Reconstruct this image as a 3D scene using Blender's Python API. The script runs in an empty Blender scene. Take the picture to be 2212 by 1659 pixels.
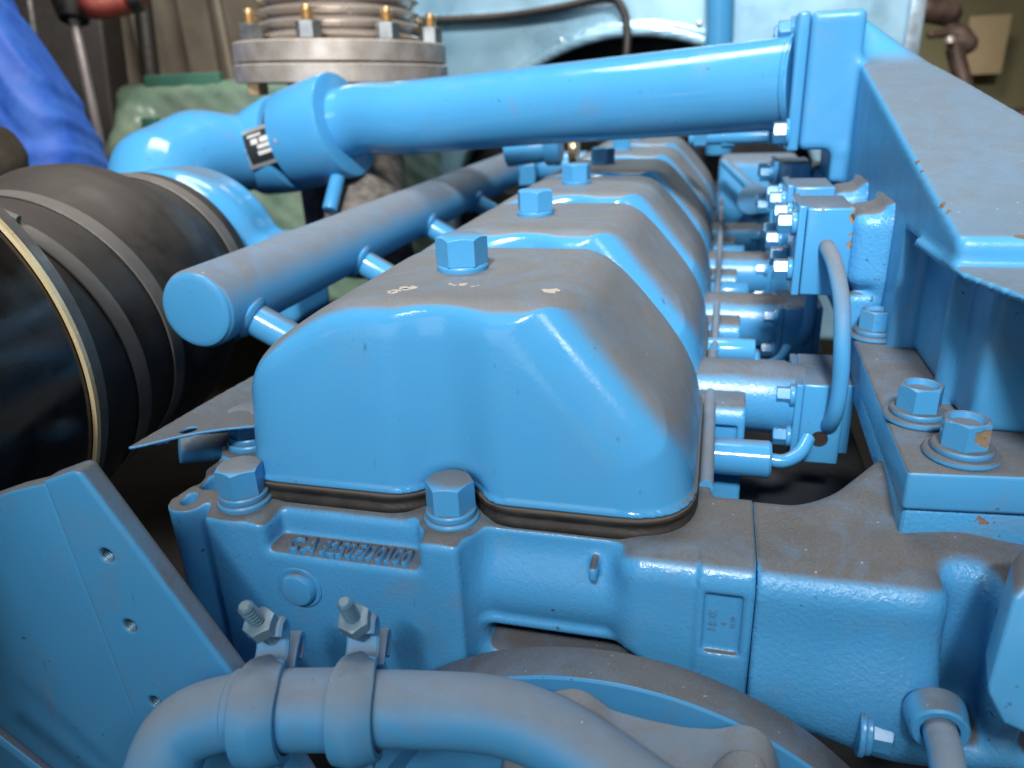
import bpy, bmesh, math, random
import numpy as np
from mathutils import Vector, Matrix

# ------------------------------------------------------------------ camera
S = bpy.context.scene
COL = S.collection
F = 1600.0                       # focal length in units of a 2212 px wide frame
PITCH = 0.19                     # distance between two cylinders, metres
CAM = np.array([0.1431, -0.4108, 0.1012])
_d1 = np.array([458.0, 672.5, -F]); _d2 = np.array([1, math.tan(math.radians(2.6)), 0])
_z = np.cross(_d2, _d1); _z /= np.linalg.norm(_z); _z = _z if _z[1] > 0 else -_z
_y = _d1 / np.linalg.norm(_d1); _x = np.cross(_y, _z)
ROT = np.stack([_x, _y, _z])     # camera axes -> engine axes (x across, y along, z up)
cd = bpy.data.cameras.new('camera'); cam = bpy.data.objects.new('camera', cd); COL.objects.link(cam)
mw = Matrix.Identity(4)
for i in range(3):
    for j in range(3): mw[i][j] = ROT[i][j]
    mw[i][3] = CAM[i]
cam.matrix_world = mw
cd.sensor_width = 36.0; cd.lens = 36.0 * F / 2212.0
cd.clip_start = 0.01; cd.clip_end = 60
cd.dof.use_dof = True; cd.dof.focus_distance = 0.40; cd.dof.aperture_fstop = 7.5
S.camera = cam

def at(u, v, d):                 # a point d metres in front of the camera along a sight line
    return CAM + ROT @ (np.array([(u - 1106) / F, (829.5 - v) / F, -1.0]) * d)
def on(u, v, ax, val):           # where a sight line meets the plane x, y or z = val
    r = ROT @ np.array([(u - 1106) / F, (829.5 - v) / F, -1.0])
    return CAM + r * ((val - CAM[ax]) / r[ax])

# ------------------------------------------------------------------ light
W = bpy.data.worlds.new('World'); S.world = W; W.use_nodes = True
W.node_tree.nodes['Background'].inputs[0].default_value = (0.80, 0.88, 1.0, 1)
W.node_tree.nodes['Background'].inputs[1].default_value = 0.028

def area(name, loc, tgt, sx, sy, watts, col):
    l = bpy.data.lights.new(name, 'AREA'); l.shape = 'RECTANGLE'; l.size = sx; l.size_y = sy
    l.energy = watts; l.color = col
    o = bpy.data.objects.new(name, l); COL.objects.link(o); o.location = loc
    o.rotation_euler = (Vector(tgt) - Vector(loc)).to_track_quat('-Z', 'Y').to_euler()
    return o
area('high_opening_light', (0.25, -2.05, 2.02), (0.05, 0, -0.02), 1.45, 0.20, 32, (1.0, 0.985, 0.96))
area('door_glow_light', (-0.65, -2.8, 0.4), (-0.05, -0.1, -0.12), 1.4, 1.4, 10, (0.96, 0.98, 1.0))
area('side_window_light', (1.75, -1.5, 1.5), (0.1, 0, -0.05), 0.40, 0.40, 9, (1.0, 0.99, 0.97))
area('drape_fill_light', (-0.45, 0.75, 2.3), (-0.9, 2.0, 0.2), 1.2, 0.8, 62, (1.0, 0.93, 0.84))  # added fill to brighten the drape; stands for no known lamp
sl = bpy.data.lights.new('added_key_spot', 'SPOT'); sl.energy = 545; sl.color = (1.0, 0.985, 0.95)  # added spot, no such lamp; its cone edge leaves the lower front dim
sl.spot_size = math.radians(37); sl.spot_blend = 0.30; sl.shadow_soft_size = 0.20
so = bpy.data.objects.new('added_key_spot', sl); COL.objects.link(so); so.location = (0.20, -2.0, 1.98)
so.rotation_euler = (Vector((0.08, 1.45, -0.02)) - Vector((0.20, -2.0, 1.98))).to_track_quat('-Z', 'Y').to_euler()

S.view_settings.view_transform = 'Standard'; S.view_settings.look = 'None'
S.view_settings.exposure = -0.04; S.view_settings.gamma = 1.0; S.view_settings.use_curve_mapping = False
S.render.engine = 'CYCLES'
S.cycles.max_bounces = 6; S.cycles.diffuse_bounces = 3; S.cycles.glossy_bounces = 3

# ------------------------------------------------------------------ materials
def lin(r, g, b):
    f = lambda c: (c / 255 / 12.92) if c / 255 <= 0.04045 else ((c / 255 + 0.055) / 1.055) ** 2.4
    return (f(r), f(g), f(b), 1)
class NT:
    def __init__(s, name):
        s.m = bpy.data.materials.new(name); s.m.use_nodes = True
        s.t = s.m.node_tree; s.b = s.t.nodes['Principled BSDF']
    def n(s, typ, **kw):
        o = s.t.nodes.new(typ)
        for k, v in kw.items():
            if isinstance(k, str) and hasattr(o, k): setattr(o, k, v)
        return o
    def l(s, a, b): s.t.links.new(a, b)
    def pos(s): return s.n('ShaderNodeNewGeometry').outputs['Position']
    def noise(s, scale, detail=3, rough=0.55, vec=None, dist=0.0):
        o = s.n('ShaderNodeTexNoise'); o.inputs['Scale'].default_value = scale
        o.inputs['Detail'].default_value = detail; o.inputs['Roughness'].default_value = rough
        o.inputs['Distortion'].default_value = dist
        s.l(vec if vec else s.pos(), o.inputs['Vector']); return o.outputs['Fac']
    def ramp(s, fac, a, b, lo=0.0, hi=1.0):
        o = s.n('ShaderNodeMapRange'); o.interpolation_type = 'SMOOTHSTEP'
        o.inputs['From Min'].default_value = a; o.inputs['From Max'].default_value = b
        o.inputs['To Min'].default_value = lo; o.inputs['To Max'].default_value = hi
        s.l(fac, o.inputs['Value']); return o.outputs['Result']
    def math(s, op, a, b=None, clamp=False):
        o = s.n('ShaderNodeMath'); o.operation = op; o.use_clamp = clamp
        for i, v in enumerate((a, b)):
            if v is None: continue
            if isinstance(v, (int, float)): o.inputs[i].default_value = v
            else: s.l(v, o.inputs[i])
        return o.outputs[0]
    def mix(s, fac, a, b):
        o = s.n('ShaderNodeMix'); o.data_type = 'RGBA'
        if isinstance(fac, (int, float)): o.inputs[0].default_value = fac
        else: s.l(fac, o.inputs[0])
        for i, v in ((6, a), (7, b)):
            if isinstance(v, tuple): o.inputs[i].default_value = v
            else: s.l(v, o.inputs[i])
        return o.outputs[2]
    def col(s, v): (s.l(v, s.b.inputs['Base Color']) if not isinstance(v, tuple) else setattr(s.b.inputs['Base Color'], 'default_value', v))
    def rgh(s, v): (s.l(v, s.b.inputs['Roughness']) if not isinstance(v, (int, float)) else setattr(s.b.inputs['Roughness'], 'default_value', v))
    def bump(s, h, strength, dist, normal=None):
        o = s.n('ShaderNodeBump'); o.inputs['Strength'].default_value = strength; o.inputs['Distance'].default_value = dist
        s.l(h, o.inputs['Height'])
        if normal: s.l(normal, o.inputs['Normal'])
        return o.outputs[0]

BLUE = (0.058, 0.296, 0.600, 1)
BLUE2 = (0.074, 0.338, 0.655, 1)
DUST = (0.152, 0.145, 0.136, 1)
def paint(name, base=BLUE, base2=BLUE2, dust=1.0, lo=0.55, hi=0.92, dustcol=DUST, rough=0.26, peel=0.10, cast=0.0,
          bevel=0.0, chips=None, grime=0.42, ty=0.40, wob_=0.20, wipe_=0.84, smudge=0.10, chipcol=((0.34, 0.30, 0.27, 1), (0.52, 0.48, 0.44, 1))):
    t = NT(name)
    pos = t.pos()
    c = t.mix(t.noise(9, 2, vec=pos), base, base2)
    # thin brownish film in uneven patches
    film = t.ramp(t.noise(23, 5, 0.6, vec=pos, dist=0.6), 0.52, 0.80, 0, grime)
    c = t.mix(film, c, (0.16, 0.235, 0.315, 1))
    def stretched(sx, sy, sz, scale, detail, rough):
        mp = t.n('ShaderNodeMapping'); mp.inputs['Scale'].default_value = (sx, sy, sz); t.l(pos, mp.inputs['Vector'])
        return t.noise(scale, detail, rough, vec=mp.outputs[0])
    runs = t.math('MULTIPLY', t.ramp(stretched(1, 1, 0.05, 120, 3, 0.6), 0.56, 0.72), t.ramp(t.noise(12, 2, vec=pos), 0.45, 0.65))
    c = t.mix(t.math('MULTIPLY', runs, 0.16), c, (0.22, 0.32, 0.42, 1))
    scr = t.math('MULTIPLY', t.ramp(stretched(1, 1, 0.13, 420, 2, 0.5), 0.70, 0.73), t.ramp(t.noise(40, 2, vec=pos), 0.55, 0.62))
    c = t.mix(t.math('MULTIPLY', scr, 0.45), c, (0.035, 0.10, 0.19, 1))
    spots = t.math('MULTIPLY', t.ramp(t.noise(230, 1, 0.4, vec=pos), 0.745, 0.765), t.ramp(t.noise(18, 2, vec=pos), 0.5, 0.6))
    c = t.mix(t.math('MULTIPLY', spots, 0.75), c, (0.05, 0.055, 0.06, 1))
    nz = t.n('ShaderNodeSeparateXYZ'); g = t.n('ShaderNodeNewGeometry'); t.l(g.outputs['Normal'], nz.inputs[0])
    wob = t.math('MULTIPLY', t.math('SUBTRACT', t.noise(28, 4, 0.6, vec=pos), 0.5), wob_)
    up = t.math('ADD', nz.outputs[2], t.math('MULTIPLY', nz.outputs[1], ty))
    d = t.ramp(t.math('ADD', up, wob), lo, hi, 0, dust)
    wipe = t.ramp(t.noise(16, 7, 0.72, vec=pos, dist=1.8), 0.34, 0.56, wipe_, 1.0)
    grain = t.ramp(t.noise(900, 2, 0.7, vec=pos), 0.30, 0.70, 0.86, 1.0)
    d = t.math('MULTIPLY', t.math('MULTIPLY', d, wipe), grain, True)
    dc = t.mix(t.noise(60, 4, 0.7, vec=pos), tuple(x * 0.82 for x in dustcol[:3]) + (1,), tuple(x * 1.18 for x in dustcol[:3]) + (1,))
    speck = t.ramp(t.noise(420, 1, 0.5, vec=pos), 0.77, 0.80)
    dc = t.mix(t.math('MULTIPLY', speck, 0.7), dc, (0.55, 0.5, 0.45, 1))
    c = t.mix(d, c, dc)
    r = t.math('ADD', t.math('MULTIPLY', d, 0.55), t.ramp(t.noise(35, 4, vec=pos), 0.3, 0.7, max(0.05, rough - 0.04), rough + 0.06))
    r = t.math('ADD', r, t.math('MULTIPLY', film, 0.35))
    r = t.math('ADD', r, t.ramp(t.noise(17, 6, 0.7, vec=pos, dist=0.8), 0.42, 0.70, 0.0, smudge))
    h = t.math('MULTIPLY', t.noise(380, 2, 0.5, vec=pos), peel)
    if cast: h = t.math('ADD', h, t.math('MULTIPLY', t.noise(430, 3, 0.6, vec=pos), cast))
    if chips:
        mask = None; core = None
        for (px, py, pz, rad) in chips:
            vd = t.n('ShaderNodeVectorMath'); vd.operation = 'DISTANCE'
            nv = t.n('ShaderNodeTexNoise'); nv.inputs['Scale'].default_value = 170; nv.inputs['Detail'].default_value = 4
            t.l(pos, nv.inputs['Vector'])
            vs = t.n('ShaderNodeVectorMath'); vs.operation = 'MULTIPLY_ADD'
            t.l(nv.outputs['Color'], vs.inputs[0]); vs.inputs[1].default_value = (0.011,) * 3
            va = t.n('ShaderNodeVectorMath'); va.operation = 'ADD'; t.l(pos, va.inputs[0]); va.inputs[1].default_value = (-0.0055,) * 3
            t.l(va.outputs[0], vs.inputs[2])
            t.l(vs.outputs[0], vd.inputs[0]); vd.inputs[1].default_value = (px, py, pz)
            m = t.ramp(vd.outputs['Value'], rad, rad * 0.88); k = t.ramp(vd.outputs['Value'], rad * 0.55, rad * 0.4)
            mask = m if mask is None else t.math('MAXIMUM', mask, m)
            core = k if core is None else t.math('MAXIMUM', core, k)
        c = t.mix(mask, c, t.mix(t.noise(300, 3, vec=pos), *chipcol))
        c = t.mix(t.math('MULTIPLY', core, t.ramp(t.noise(260, 2, vec=pos), 0.5, 0.62)), c, (0.05, 0.05, 0.045, 1))
        r = t.math('MAXIMUM', r, t.math('MULTIPLY', mask, 0.8))
        h = t.math('SUBTRACT', h, t.math('MULTIPLY', mask, 0.6))
    t.col(c); t.rgh(t.math('MINIMUM', r, 0.95))
    nrm = None
    if bevel:
        bv = t.n('ShaderNodeBevel'); bv.samples = 3; bv.inputs['Radius'].default_value = bevel; nrm = bv.outputs[0]
    t.l(t.bump(h, 0.55, 0.0012, nrm), t.b.inputs['Normal'])
    t.b.inputs['Specular IOR Level'].default_value = 0.45
    return t.m

def plain(name, a, b=None, rough=0.5, metal=0.0, scale=30, bump=0.0, bscale=150, dust=0.0, dustcol=DUST, lo=0.5, hi=0.95, bevel=0.0, spec=0.5):
    t = NT(name); pos = t.pos()
    b = b or tuple(x * 0.75 for x in a[:3]) + (1,)
    c = t.mix(t.ramp(t.noise(scale, 5, 0.6, vec=pos), 0.3, 0.7), a, b)
    r = t.ramp(t.noise(scale * 2, 4, vec=pos), 0.3, 0.7, max(0.02, rough - 0.08), min(1, rough + 0.08))
    m = metal
    if dust:
        nz = t.n('ShaderNodeSeparateXYZ'); g = t.n('ShaderNodeNewGeometry'); t.l(g.outputs['Normal'], nz.inputs[0])
        wob = t.math('MULTIPLY', t.math('SUBTRACT', t.noise(40, 4, vec=pos), 0.5), 0.4)
        d = t.ramp(t.math('ADD', nz.outputs[2], wob), lo, hi, 0, dust)
        c = t.mix(d, c, dustcol); r = t.math('ADD', r, t.math('MULTIPLY', d, 0.5), True)
        if metal: m = t.math('MULTIPLY', t.math('SUBTRACT', 1.0, d), metal)
    t.col(c); t.rgh(r)
    if isinstance(m, (int, float)): t.b.inputs['Metallic'].default_value = m
    else: t.l(m, t.b.inputs['Metallic'])
    t.b.inputs['Specular IOR Level'].default_value = spec
    nrm = None
    if bevel:
        bv = t.n('ShaderNodeBevel'); bv.samples = 3; bv.inputs['Radius'].default_value = bevel; nrm = bv.outputs[0]
    if bump: t.l(t.bump(t.noise(bscale, 4, vec=pos), bump, 0.002, nrm), t.b.inputs['Normal'])
    elif nrm: t.l(nrm, t.b.inputs['Normal'])
    return t.m

M = {}
CH = [tuple(on(u, v, 2, -0.0015)) + (r,) for u, v, r in
      ((850, 636, .0042), (882, 628, .0048), (975, 622, .0030), (1000, 619, .0034), (1030, 623, .0026), (1190, 633, .0050), (1072, 643, .0022))]
M['cover'] = paint('blue_gloss_cover', lo=-0.04, hi=0.46, peel=0.13, ty=0.90, smudge=0.08, wipe_=0.86, wob_=0.14, grime=0.22, chips=CH, rough=0.15)
M['bolt'] = paint('blue_bolt_paint', lo=0.80, hi=0.97, dust=0.95, peel=0.06, bevel=0.0007, rough=0.30)
M['cleanbolt'] = paint('blue_bolt_clean', lo=0.88, hi=1.1, dust=0.8, peel=0.06, bevel=0.0007, rough=0.28)
M['cast'] = paint('blue_cast_paint', dustcol=(0.105, 0.091, 0.077, 1), lo=0.30, hi=0.65, peel=0.08, cast=0.50, rough=0.24)  # brown dust, toned down for valley shade, also in rough, plate and fit
M['rough'] = paint('blue_rough_cast_paint', chips=[(0.2735, -0.0655, -0.1015, .0024), (0.279, -0.0650, -0.1018, .002)], chipcol=((0.24, 0.12, 0.08, 1), (0.18, 0.11, 0.08, 1)), dustcol=(0.105, 0.091, 0.077, 1), lo=0.40, hi=0.75, peel=0.08, cast=0.95, rough=0.26)
M['pipe'] = paint('blue_gloss_pipe', lo=0.78, hi=1.04, dust=0.75, peel=0.07, rough=0.13, smudge=0.05, dustcol=(0.15, 0.155, 0.165, 1))
M['rail'] = paint('blue_dusty_rail', lo=-0.20, hi=0.60, dust=0.92, ty=0.25, peel=0.06, rough=0.40, dustcol=(0.155, 0.155, 0.16, 1))
M['hose'] = paint('blue_painted_hose', lo=0.05, hi=0.80, ty=0.3, dust=0.85, peel=0.05, rough=0.42, dustcol=(0.185, 0.19, 0.20, 1), grime=0.5)
M['slope'] = paint('blue_dusty_slope', chips=[(0.2612, 0.115, 0.0455, .0026), (0.2612, 0.100, 0.042, .0022), (0.2612, 0.045, 0.030, .0028), (0.2612, 0.036, 0.028, .003), (0.2612, 0.26, 0.079, .0025), (0.29, 0.005, 0.0195, .003)], chipcol=((0.10, 0.075, 0.05, 1), (0.19, 0.145, 0.10, 1)), wipe_=0.90, wob_=0.12, lo=0.55, hi=0.90, dust=0.95, peel=0.10, cast=0.25, rough=0.35, dustcol=(0.128, 0.152, 0.178, 1))
M['plate'] = paint('blue_plate_paint', dustcol=(0.105, 0.091, 0.077, 1), lo=0.25, hi=0.55, dust=0.97, peel=0.05, bevel=0.0008, rough=0.30)
M['dusty'] = paint('blue_under_thick_dust', lo=-0.25, hi=0.45, dust=0.97, peel=0.05, rough=0.4, ty=0.3, dustcol=(0.17, 0.165, 0.16, 1))
M['fit'] = paint('blue_fitting_paint', chips=[(0.2700, -0.0580, -0.0600, .0042), (0.2710, -0.0575, -0.0625, .003), (0.2360, 0.1450, 0.0060, .0040), (0.2360, 0.1450, -0.006, .003), (0.2360, 0.1450, -0.014, .0035), (0.2360, 0.1470, 0.0115, .004), (0.215, 0.146, 0.0125, .003)], chipcol=((0.36, 0.25, 0.17, 1), (0.16, 0.13, 0.08, 1)), dustcol=(0.105, 0.091, 0.077, 1), lo=0.55, hi=0.95, dust=0.9, peel=0.08, bevel=0.0006, rough=0.18)
M['rubber'] = plain('black_rubber', (0.012, 0.011, 0.011, 1), (0.022, 0.020, 0.019, 1), rough=0.50, dust=0.30, lo=0.35, hi=1.0, dustcol=(0.12, 0.105, 0.095, 1), bump=0.08, bscale=500)
M['gasket'] = plain('black_gasket', (0.012, 0.011, 0.010, 1), (0.028, 0.025, 0.022, 1), rough=0.6, dust=0.75, lo=0.55, hi=0.95, dustcol=(0.14, 0.115, 0.09, 1), bump=0.1, bscale=300, scale=70)
M['canister'] = plain('black_gloss_canister', (0.010, 0.0095, 0.010, 1), (0.016, 0.014, 0.013, 1), rough=0.16, dust=0.30, lo=0.6, hi=1.2, dustcol=(0.08, 0.07, 0.06, 1), bump=0.04, bscale=700)
M['band'] = plain('steel_band', (0.42, 0.42, 0.42, 1), (0.30, 0.30, 0.30, 1), rough=0.36, metal=0.85, dust=0.5, dustcol=(0.2, 0.18, 0.16, 1))
M['strapgrey'] = plain('grey_strap', (0.13, 0.127, 0.122, 1), (0.09, 0.088, 0.085, 1), rough=0.5, dust=0.3, dustcol=(0.2, 0.18, 0.16, 1))
M['rim'] = plain('rim_glint_cream', (0.90, 0.74, 0.46, 1), (0.80, 0.62, 0.34, 1), rough=0.3, metal=0.35)  # cream reflection on the steel rim, put into its base colour
M['clampsteel'] = plain('blue_tinted_zinc', (0.11, 0.29, 0.46, 1), (0.16, 0.27, 0.36, 1), rough=0.34, metal=0.35, dust=0.4, scale=120, bevel=0.0004)
M['steel'] = plain('zinc_steel', (0.46, 0.50, 0.52, 1), (0.36, 0.40, 0.43, 1), rough=0.35, metal=0.9, dust=0.3, bevel=0.0004)
M['gold'] = plain('yellow_zinc_bolt', (0.72, 0.52, 0.30, 1), (0.60, 0.42, 0.22, 1), rough=0.38, metal=0.85)
M['flange'] = plain('raw_steel_flange', (0.66, 0.62, 0.58, 1), (0.44, 0.38, 0.33, 1), rough=0.45, metal=0.6, scale=45, dust=0.6, dustcol=(0.42, 0.38, 0.34, 1), bump=0.1)
M['bellows'] = plain('bellows_steel', (0.68, 0.63, 0.585, 1), (0.54, 0.485, 0.44, 1), rough=0.34, metal=0.7, scale=12)
M['dark'] = plain('dark_metal_void_shade', (0.012, 0.016, 0.022, 1), (0.006, 0.008, 0.012, 1), rough=0.7)  # near-black; deep shade put into the colour of block and shelf
M['wrap'] = plain('heat_wrap', (0.20, 0.18, 0.16, 1), (0.09, 0.08, 0.07, 1), rough=0.8, scale=60, bump=0.6, bscale=260)
M['hole'] = plain('bore_shade_brown', (0.045, 0.032, 0.024, 1), (0.02, 0.016, 0.013, 1), rough=0.7)
M['chip'] = plain('bare_scar', (0.36, 0.28, 0.20, 1), (0.25, 0.19, 0.14, 1), rough=0.8)
M['plateno'] = plain('name_plate_metal', (0.62, 0.62, 0.60, 1), (0.52, 0.52, 0.50, 1), rough=0.4, metal=0.6)
M['black'] = plain('black_print', (0.02, 0.022, 0.022, 1), rough=0.5)
M['white'] = plain('white_print', (0.75, 0.73, 0.70, 1), rough=0.5)

# ------------------------------------------------------------------ mesh helpers
EMP = {}
def put(o, parent):
    COL.objects.link(o)
    if parent is not None:
        o.parent = parent
        o.matrix_parent_inverse = Matrix.Translation(-WORLD(parent))
    return o
def WORLD(o):
    v = Vector(o.location)
    return v + (Vector((0, 0, 0)) if o.parent is None else Vector((0, 0, 0)))
def mesh(V, Fc, smooth=True, angle=32):
    me = bpy.data.meshes.new('shape')
    me.from_pydata([tuple(map(float, v)) for v in V], [], Fc); me.update()
    if smooth:
        me.shade_smooth(); me.set_sharp_from_angle(angle=math.radians(angle))
    return me
def obj(name, me, mat, parent=None):
    if isinstance(me, tuple): me = mesh(*me)
    o = bpy.data.objects.new(name, me)
    if len(me.materials) == 0: me.materials.append(M[mat] if isinstance(mat, str) else mat)
    return put(o, parent)
def empty(name, loc, label, cat, group=None):
    o = bpy.data.objects.new(name, None); COL.objects.link(o); o.location = [float(x) for x in loc]
    o.empty_display_size = 0.02
    o['label'] = label; o['category'] = cat
    if group: o['group'] = group
    return o
def tag(o, label, cat, group=None):
    o['label'] = label; o['category'] = cat
    if group: o['group'] = group
    return o
def lab(o, label): o['label'] = label; return o
def join(*parts):
    V, Fc = [], []
    for v, f in parts:
        k = len(V); V += [np.array(p) for p in v]; Fc += [[i + k for i in q] for q in f]
    return V, Fc
def unit(v): v = np.array(v, float); return v / np.linalg.norm(v)
def frame(d, ref=(0, 0, 1)):
    d = unit(d); r = np.array(ref, float)
    if abs(d @ r) > 0.95: r = np.array([1.0, 0, 0])
    a = unit(np.cross(r, d)); b = np.cross(d, a); return a, b, d
def lathe(o, d, prof, n=40, cap=(True, True), ref=(0, 0, 1), arc=None):
    """prof: list of (distance along d, radius)"""
    o = np.array(o, float); a, b, d = frame(d, ref); V, Fc = [], []
    for (t, r) in prof:
        for k in range(n):
            th = 2 * math.pi * k / n; V.append(o + d * t + (a * math.cos(th) + b * math.sin(th)) * r)
    for i in range(len(prof) - 1):
        for k in range(n):
            k2 = (k + 1) % n; Fc.append([i * n + k, i * n + k2, (i + 1) * n + k2, (i + 1) * n + k])
    if cap[0]: Fc.append(list(range(n))[::-1])
    if cap[1]: Fc.append([(len(prof) - 1) * n + k for k in range(n)])
    return V, Fc
def rodprof(L, r, c=None):
    c = c if c is not None else min(r * 0.12, 0.0012)
    return [(0, r - c), (c * 0.3, r - c * 0.3), (c, r), (L - c, r), (L - c * 0.3, r - c * 0.3), (L, r - c)]
def rod(p, q, r, n=28, c=None):
    p, q = np.array(p, float), np.array(q, float)
    return lathe(p, q - p, rodprof(np.linalg.norm(q - p), r, c), n)
def spline(P, n=10):
    P = [np.array(p, float) for p in P]; Q = [2 * P[0] - P[1]] + P + [2 * P[-1] - P[-2]]; out = []
    for i in range(1, len(Q) - 2):
        a, b, c, d = Q[i - 1:i + 3]
        for k in range(n):
            t = k / n
            out.append(0.5 * (2 * b + (c - a) * t + (2 * a - 5 * b + 4 * c - d) * t * t + (3 * b - a - 3 * c + d) * t ** 3))
    out.append(P[-1]); return out
def tube(path, r, n=28, cap=True, prof=None):
    """sweep a circle (or 2-D profile) along a path; r scalar or list"""
    path = [np.array(p, float) for p in path]; m = len(path)
    R = [r] * m if isinstance(r, (int, float)) else list(np.interp(np.linspace(0, 1, m), np.linspace(0, 1, len(r)), r))
    T = [unit(path[min(i + 1, m - 1)] - path[max(i - 1, 0)]) for i in range(m)]
    a, b, _ = frame(T[0]); V, Fc = [], []
    pr = prof or [(math.cos(2 * math.pi * k / n), math.sin(2 * math.pi * k / n)) for k in range(n)]
    n = len(pr)
    for i in range(m):
        a = unit(a - T[i] * (a @ T[i])); b = np.cross(T[i], a)
        for (x, y) in pr: V.append(path[i] + (a * x + b * y) * R[i])
    for i in range(m - 1):
        for k in range(n):
            k2 = (k + 1) % n; Fc.append([i * n + k, i * n + k2, (i + 1) * n + k2, (i + 1) * n + k])
    if cap: Fc.append(list(range(n))[::-1]); Fc.append([(m - 1) * n + k for k in range(n)])
    return V, Fc
def hexhead(o, d, af, h, turn=0.0, dish=False, n=48):
    """bolt head: hexagon whose top corners are cut by a cone"""
    o = np.array(o, float); a, b, d = frame(d); R = af / 2; V, Fc = [], []
    def ring(fr, fz):
        for k in range(n):
            th = 2 * math.pi * k / n; m = (th + math.pi / 6) % (math.pi / 3) - math.pi / 6; hr = R / math.cos(m)
            rr = fr(hr); w = th + turn; V.append(o + (a * math.cos(w) + b * math.sin(w)) * rr + d * fz(hr))
    ring(lambda q: q, lambda q: 0); ring(lambda q: q, lambda q: h - (q - 0.94 * R) * 0.55); ring(lambda q: 0.93 * R, lambda q: h)
    rings = 3
    if dish:
        ring(lambda q: 0.80 * R, lambda q: h - 0.0004); ring(lambda q: 0.72 * R, lambda q: h - 0.003); rings = 5
    for i in range(rings - 1):
        for k in range(n):
            k2 = (k + 1) % n; Fc.append([i * n + k, i * n + k2, (i + 1) * n + k2, (i + 1) * n + k])
    Fc.append([(rings - 1) * n + k for k in range(n)]); Fc.append(list(range(n))[::-1])
    return V, Fc
def washer(o, d, ro, h, n=40): return lathe(o, d, [(0, ro * 0.97), (h * 0.25, ro), (h * 0.75, ro), (h, ro * 0.95)], n)
def prism(poly, ext, bev=0.0015, seg=3, angle=32):
    """polygon (3-D points) pushed along ext, all edges rounded"""
    bm = bmesh.new(); e = Vector([float(x) for x in ext])
    A = [bm.verts.new([float(x) for x in p]) for p in poly]; B = [bm.verts.new(v.co + e) for v in A]; n = len(A)
    bm.faces.new(A); bm.faces.new(B[::-1])
    for i in range(n): bm.faces.new([A[i], B[i], B[(i + 1) % n], A[(i + 1) % n]])
    bmesh.ops.recalc_face_normals(bm, faces=bm.faces)
    if bev: bmesh.ops.bevel(bm, geom=bm.edges[:], offset=bev, segments=seg, profile=0.5, affect='EDGES', clamp_overlap=True)
    me = bpy.data.meshes.new('shape'); bm.to_mesh(me); bm.free(); me.shade_smooth(); me.set_sharp_from_angle(angle=math.radians(angle))
    return me
def box(c, h, bev=0.0015, R=None):
    c = np.array(c, float); R = np.eye(3) if R is None else R
    P = [c + R @ np.array([sx * h[0], sy * h[1], -h[2]]) for sx, sy in ((-1, -1), (1, -1), (1, 1), (-1, 1))]
    return prism(P, R @ np.array([0, 0, 2 * h[2]]), bev)
def strap(path, wdir, width, thick, bev=0.0006):
    """flat bar bent along a path; wdir = direction of its width"""
    path = [np.array(p, float) for p in path]; w = unit(wdir); m = len(path); V, Fc = [], []
    hw, ht = width / 2, thick / 2
    c = min(bev, ht * 0.8)
    sec = [(-hw, -ht + c), (-hw + c, -ht), (hw - c, -ht), (hw, -ht + c), (hw, ht - c), (hw - c, ht), (-hw + c, ht), (-hw, ht - c)]
    for i in range(m):
        T = unit(path[min(i + 1, m - 1)] - path[max(i - 1, 0)]); nn = unit(np.cross(T, w))
        for (x, y) in sec: V.append(path[i] + w * x + nn * y)
    n = 8
    for i in range(m - 1):
        for k in range(n): k2 = (k + 1) % n; Fc.append([i * n + k, i * n + k2, (i + 1) * n + k2, (i + 1) * n + k])
    Fc.append(list(range(n))[::-1]); Fc.append([(m - 1) * n + k for k in range(n)])
    return V, Fc
def thread(o, d, r, L, pitch=0.0011, n=20):
    prof = []; k = int(L / pitch)
    for i in range(k):
        prof += [(i * pitch, r * 0.80), (i * pitch + pitch * 0.5, r)]
    prof += [(L, r * 0.85), (L + r * 0.25, r * 0.6)]
    return lathe(o, d, prof, n)
def textmesh(body, size, extrude, bevel=0.0):
    c = bpy.data.curves.new('t', 'FONT'); c.body = body; c.size = size; c.extrude = extrude; c.bevel_depth = bevel
    c.align_x = 'LEFT'; c.align_y = 'BOTTOM_BASELINE'; c.resolution_u = 4
    o = bpy.data.objects.new('t', c); COL.objects.link(o)
    me = bpy.data.meshes.new_from_object(o.evaluated_get(bpy.context.evaluated_depsgraph_get()))
    bpy.data.objects.remove(o); bpy.data.curves.remove(c); return me
def lay(me, o, x, y):
    """put a flat text mesh at o, running along x, standing along y"""
    x = unit(x); y = unit(np.array(y) - x * (np.array(y) @ x)); z = np.cross(x, y)
    m = Matrix.Identity(4)
    for i in range(3): m[i][0], m[i][1], m[i][2], m[i][3] = x[i], y[i], z[i], o[i]
    me.transform(m); return me

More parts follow.
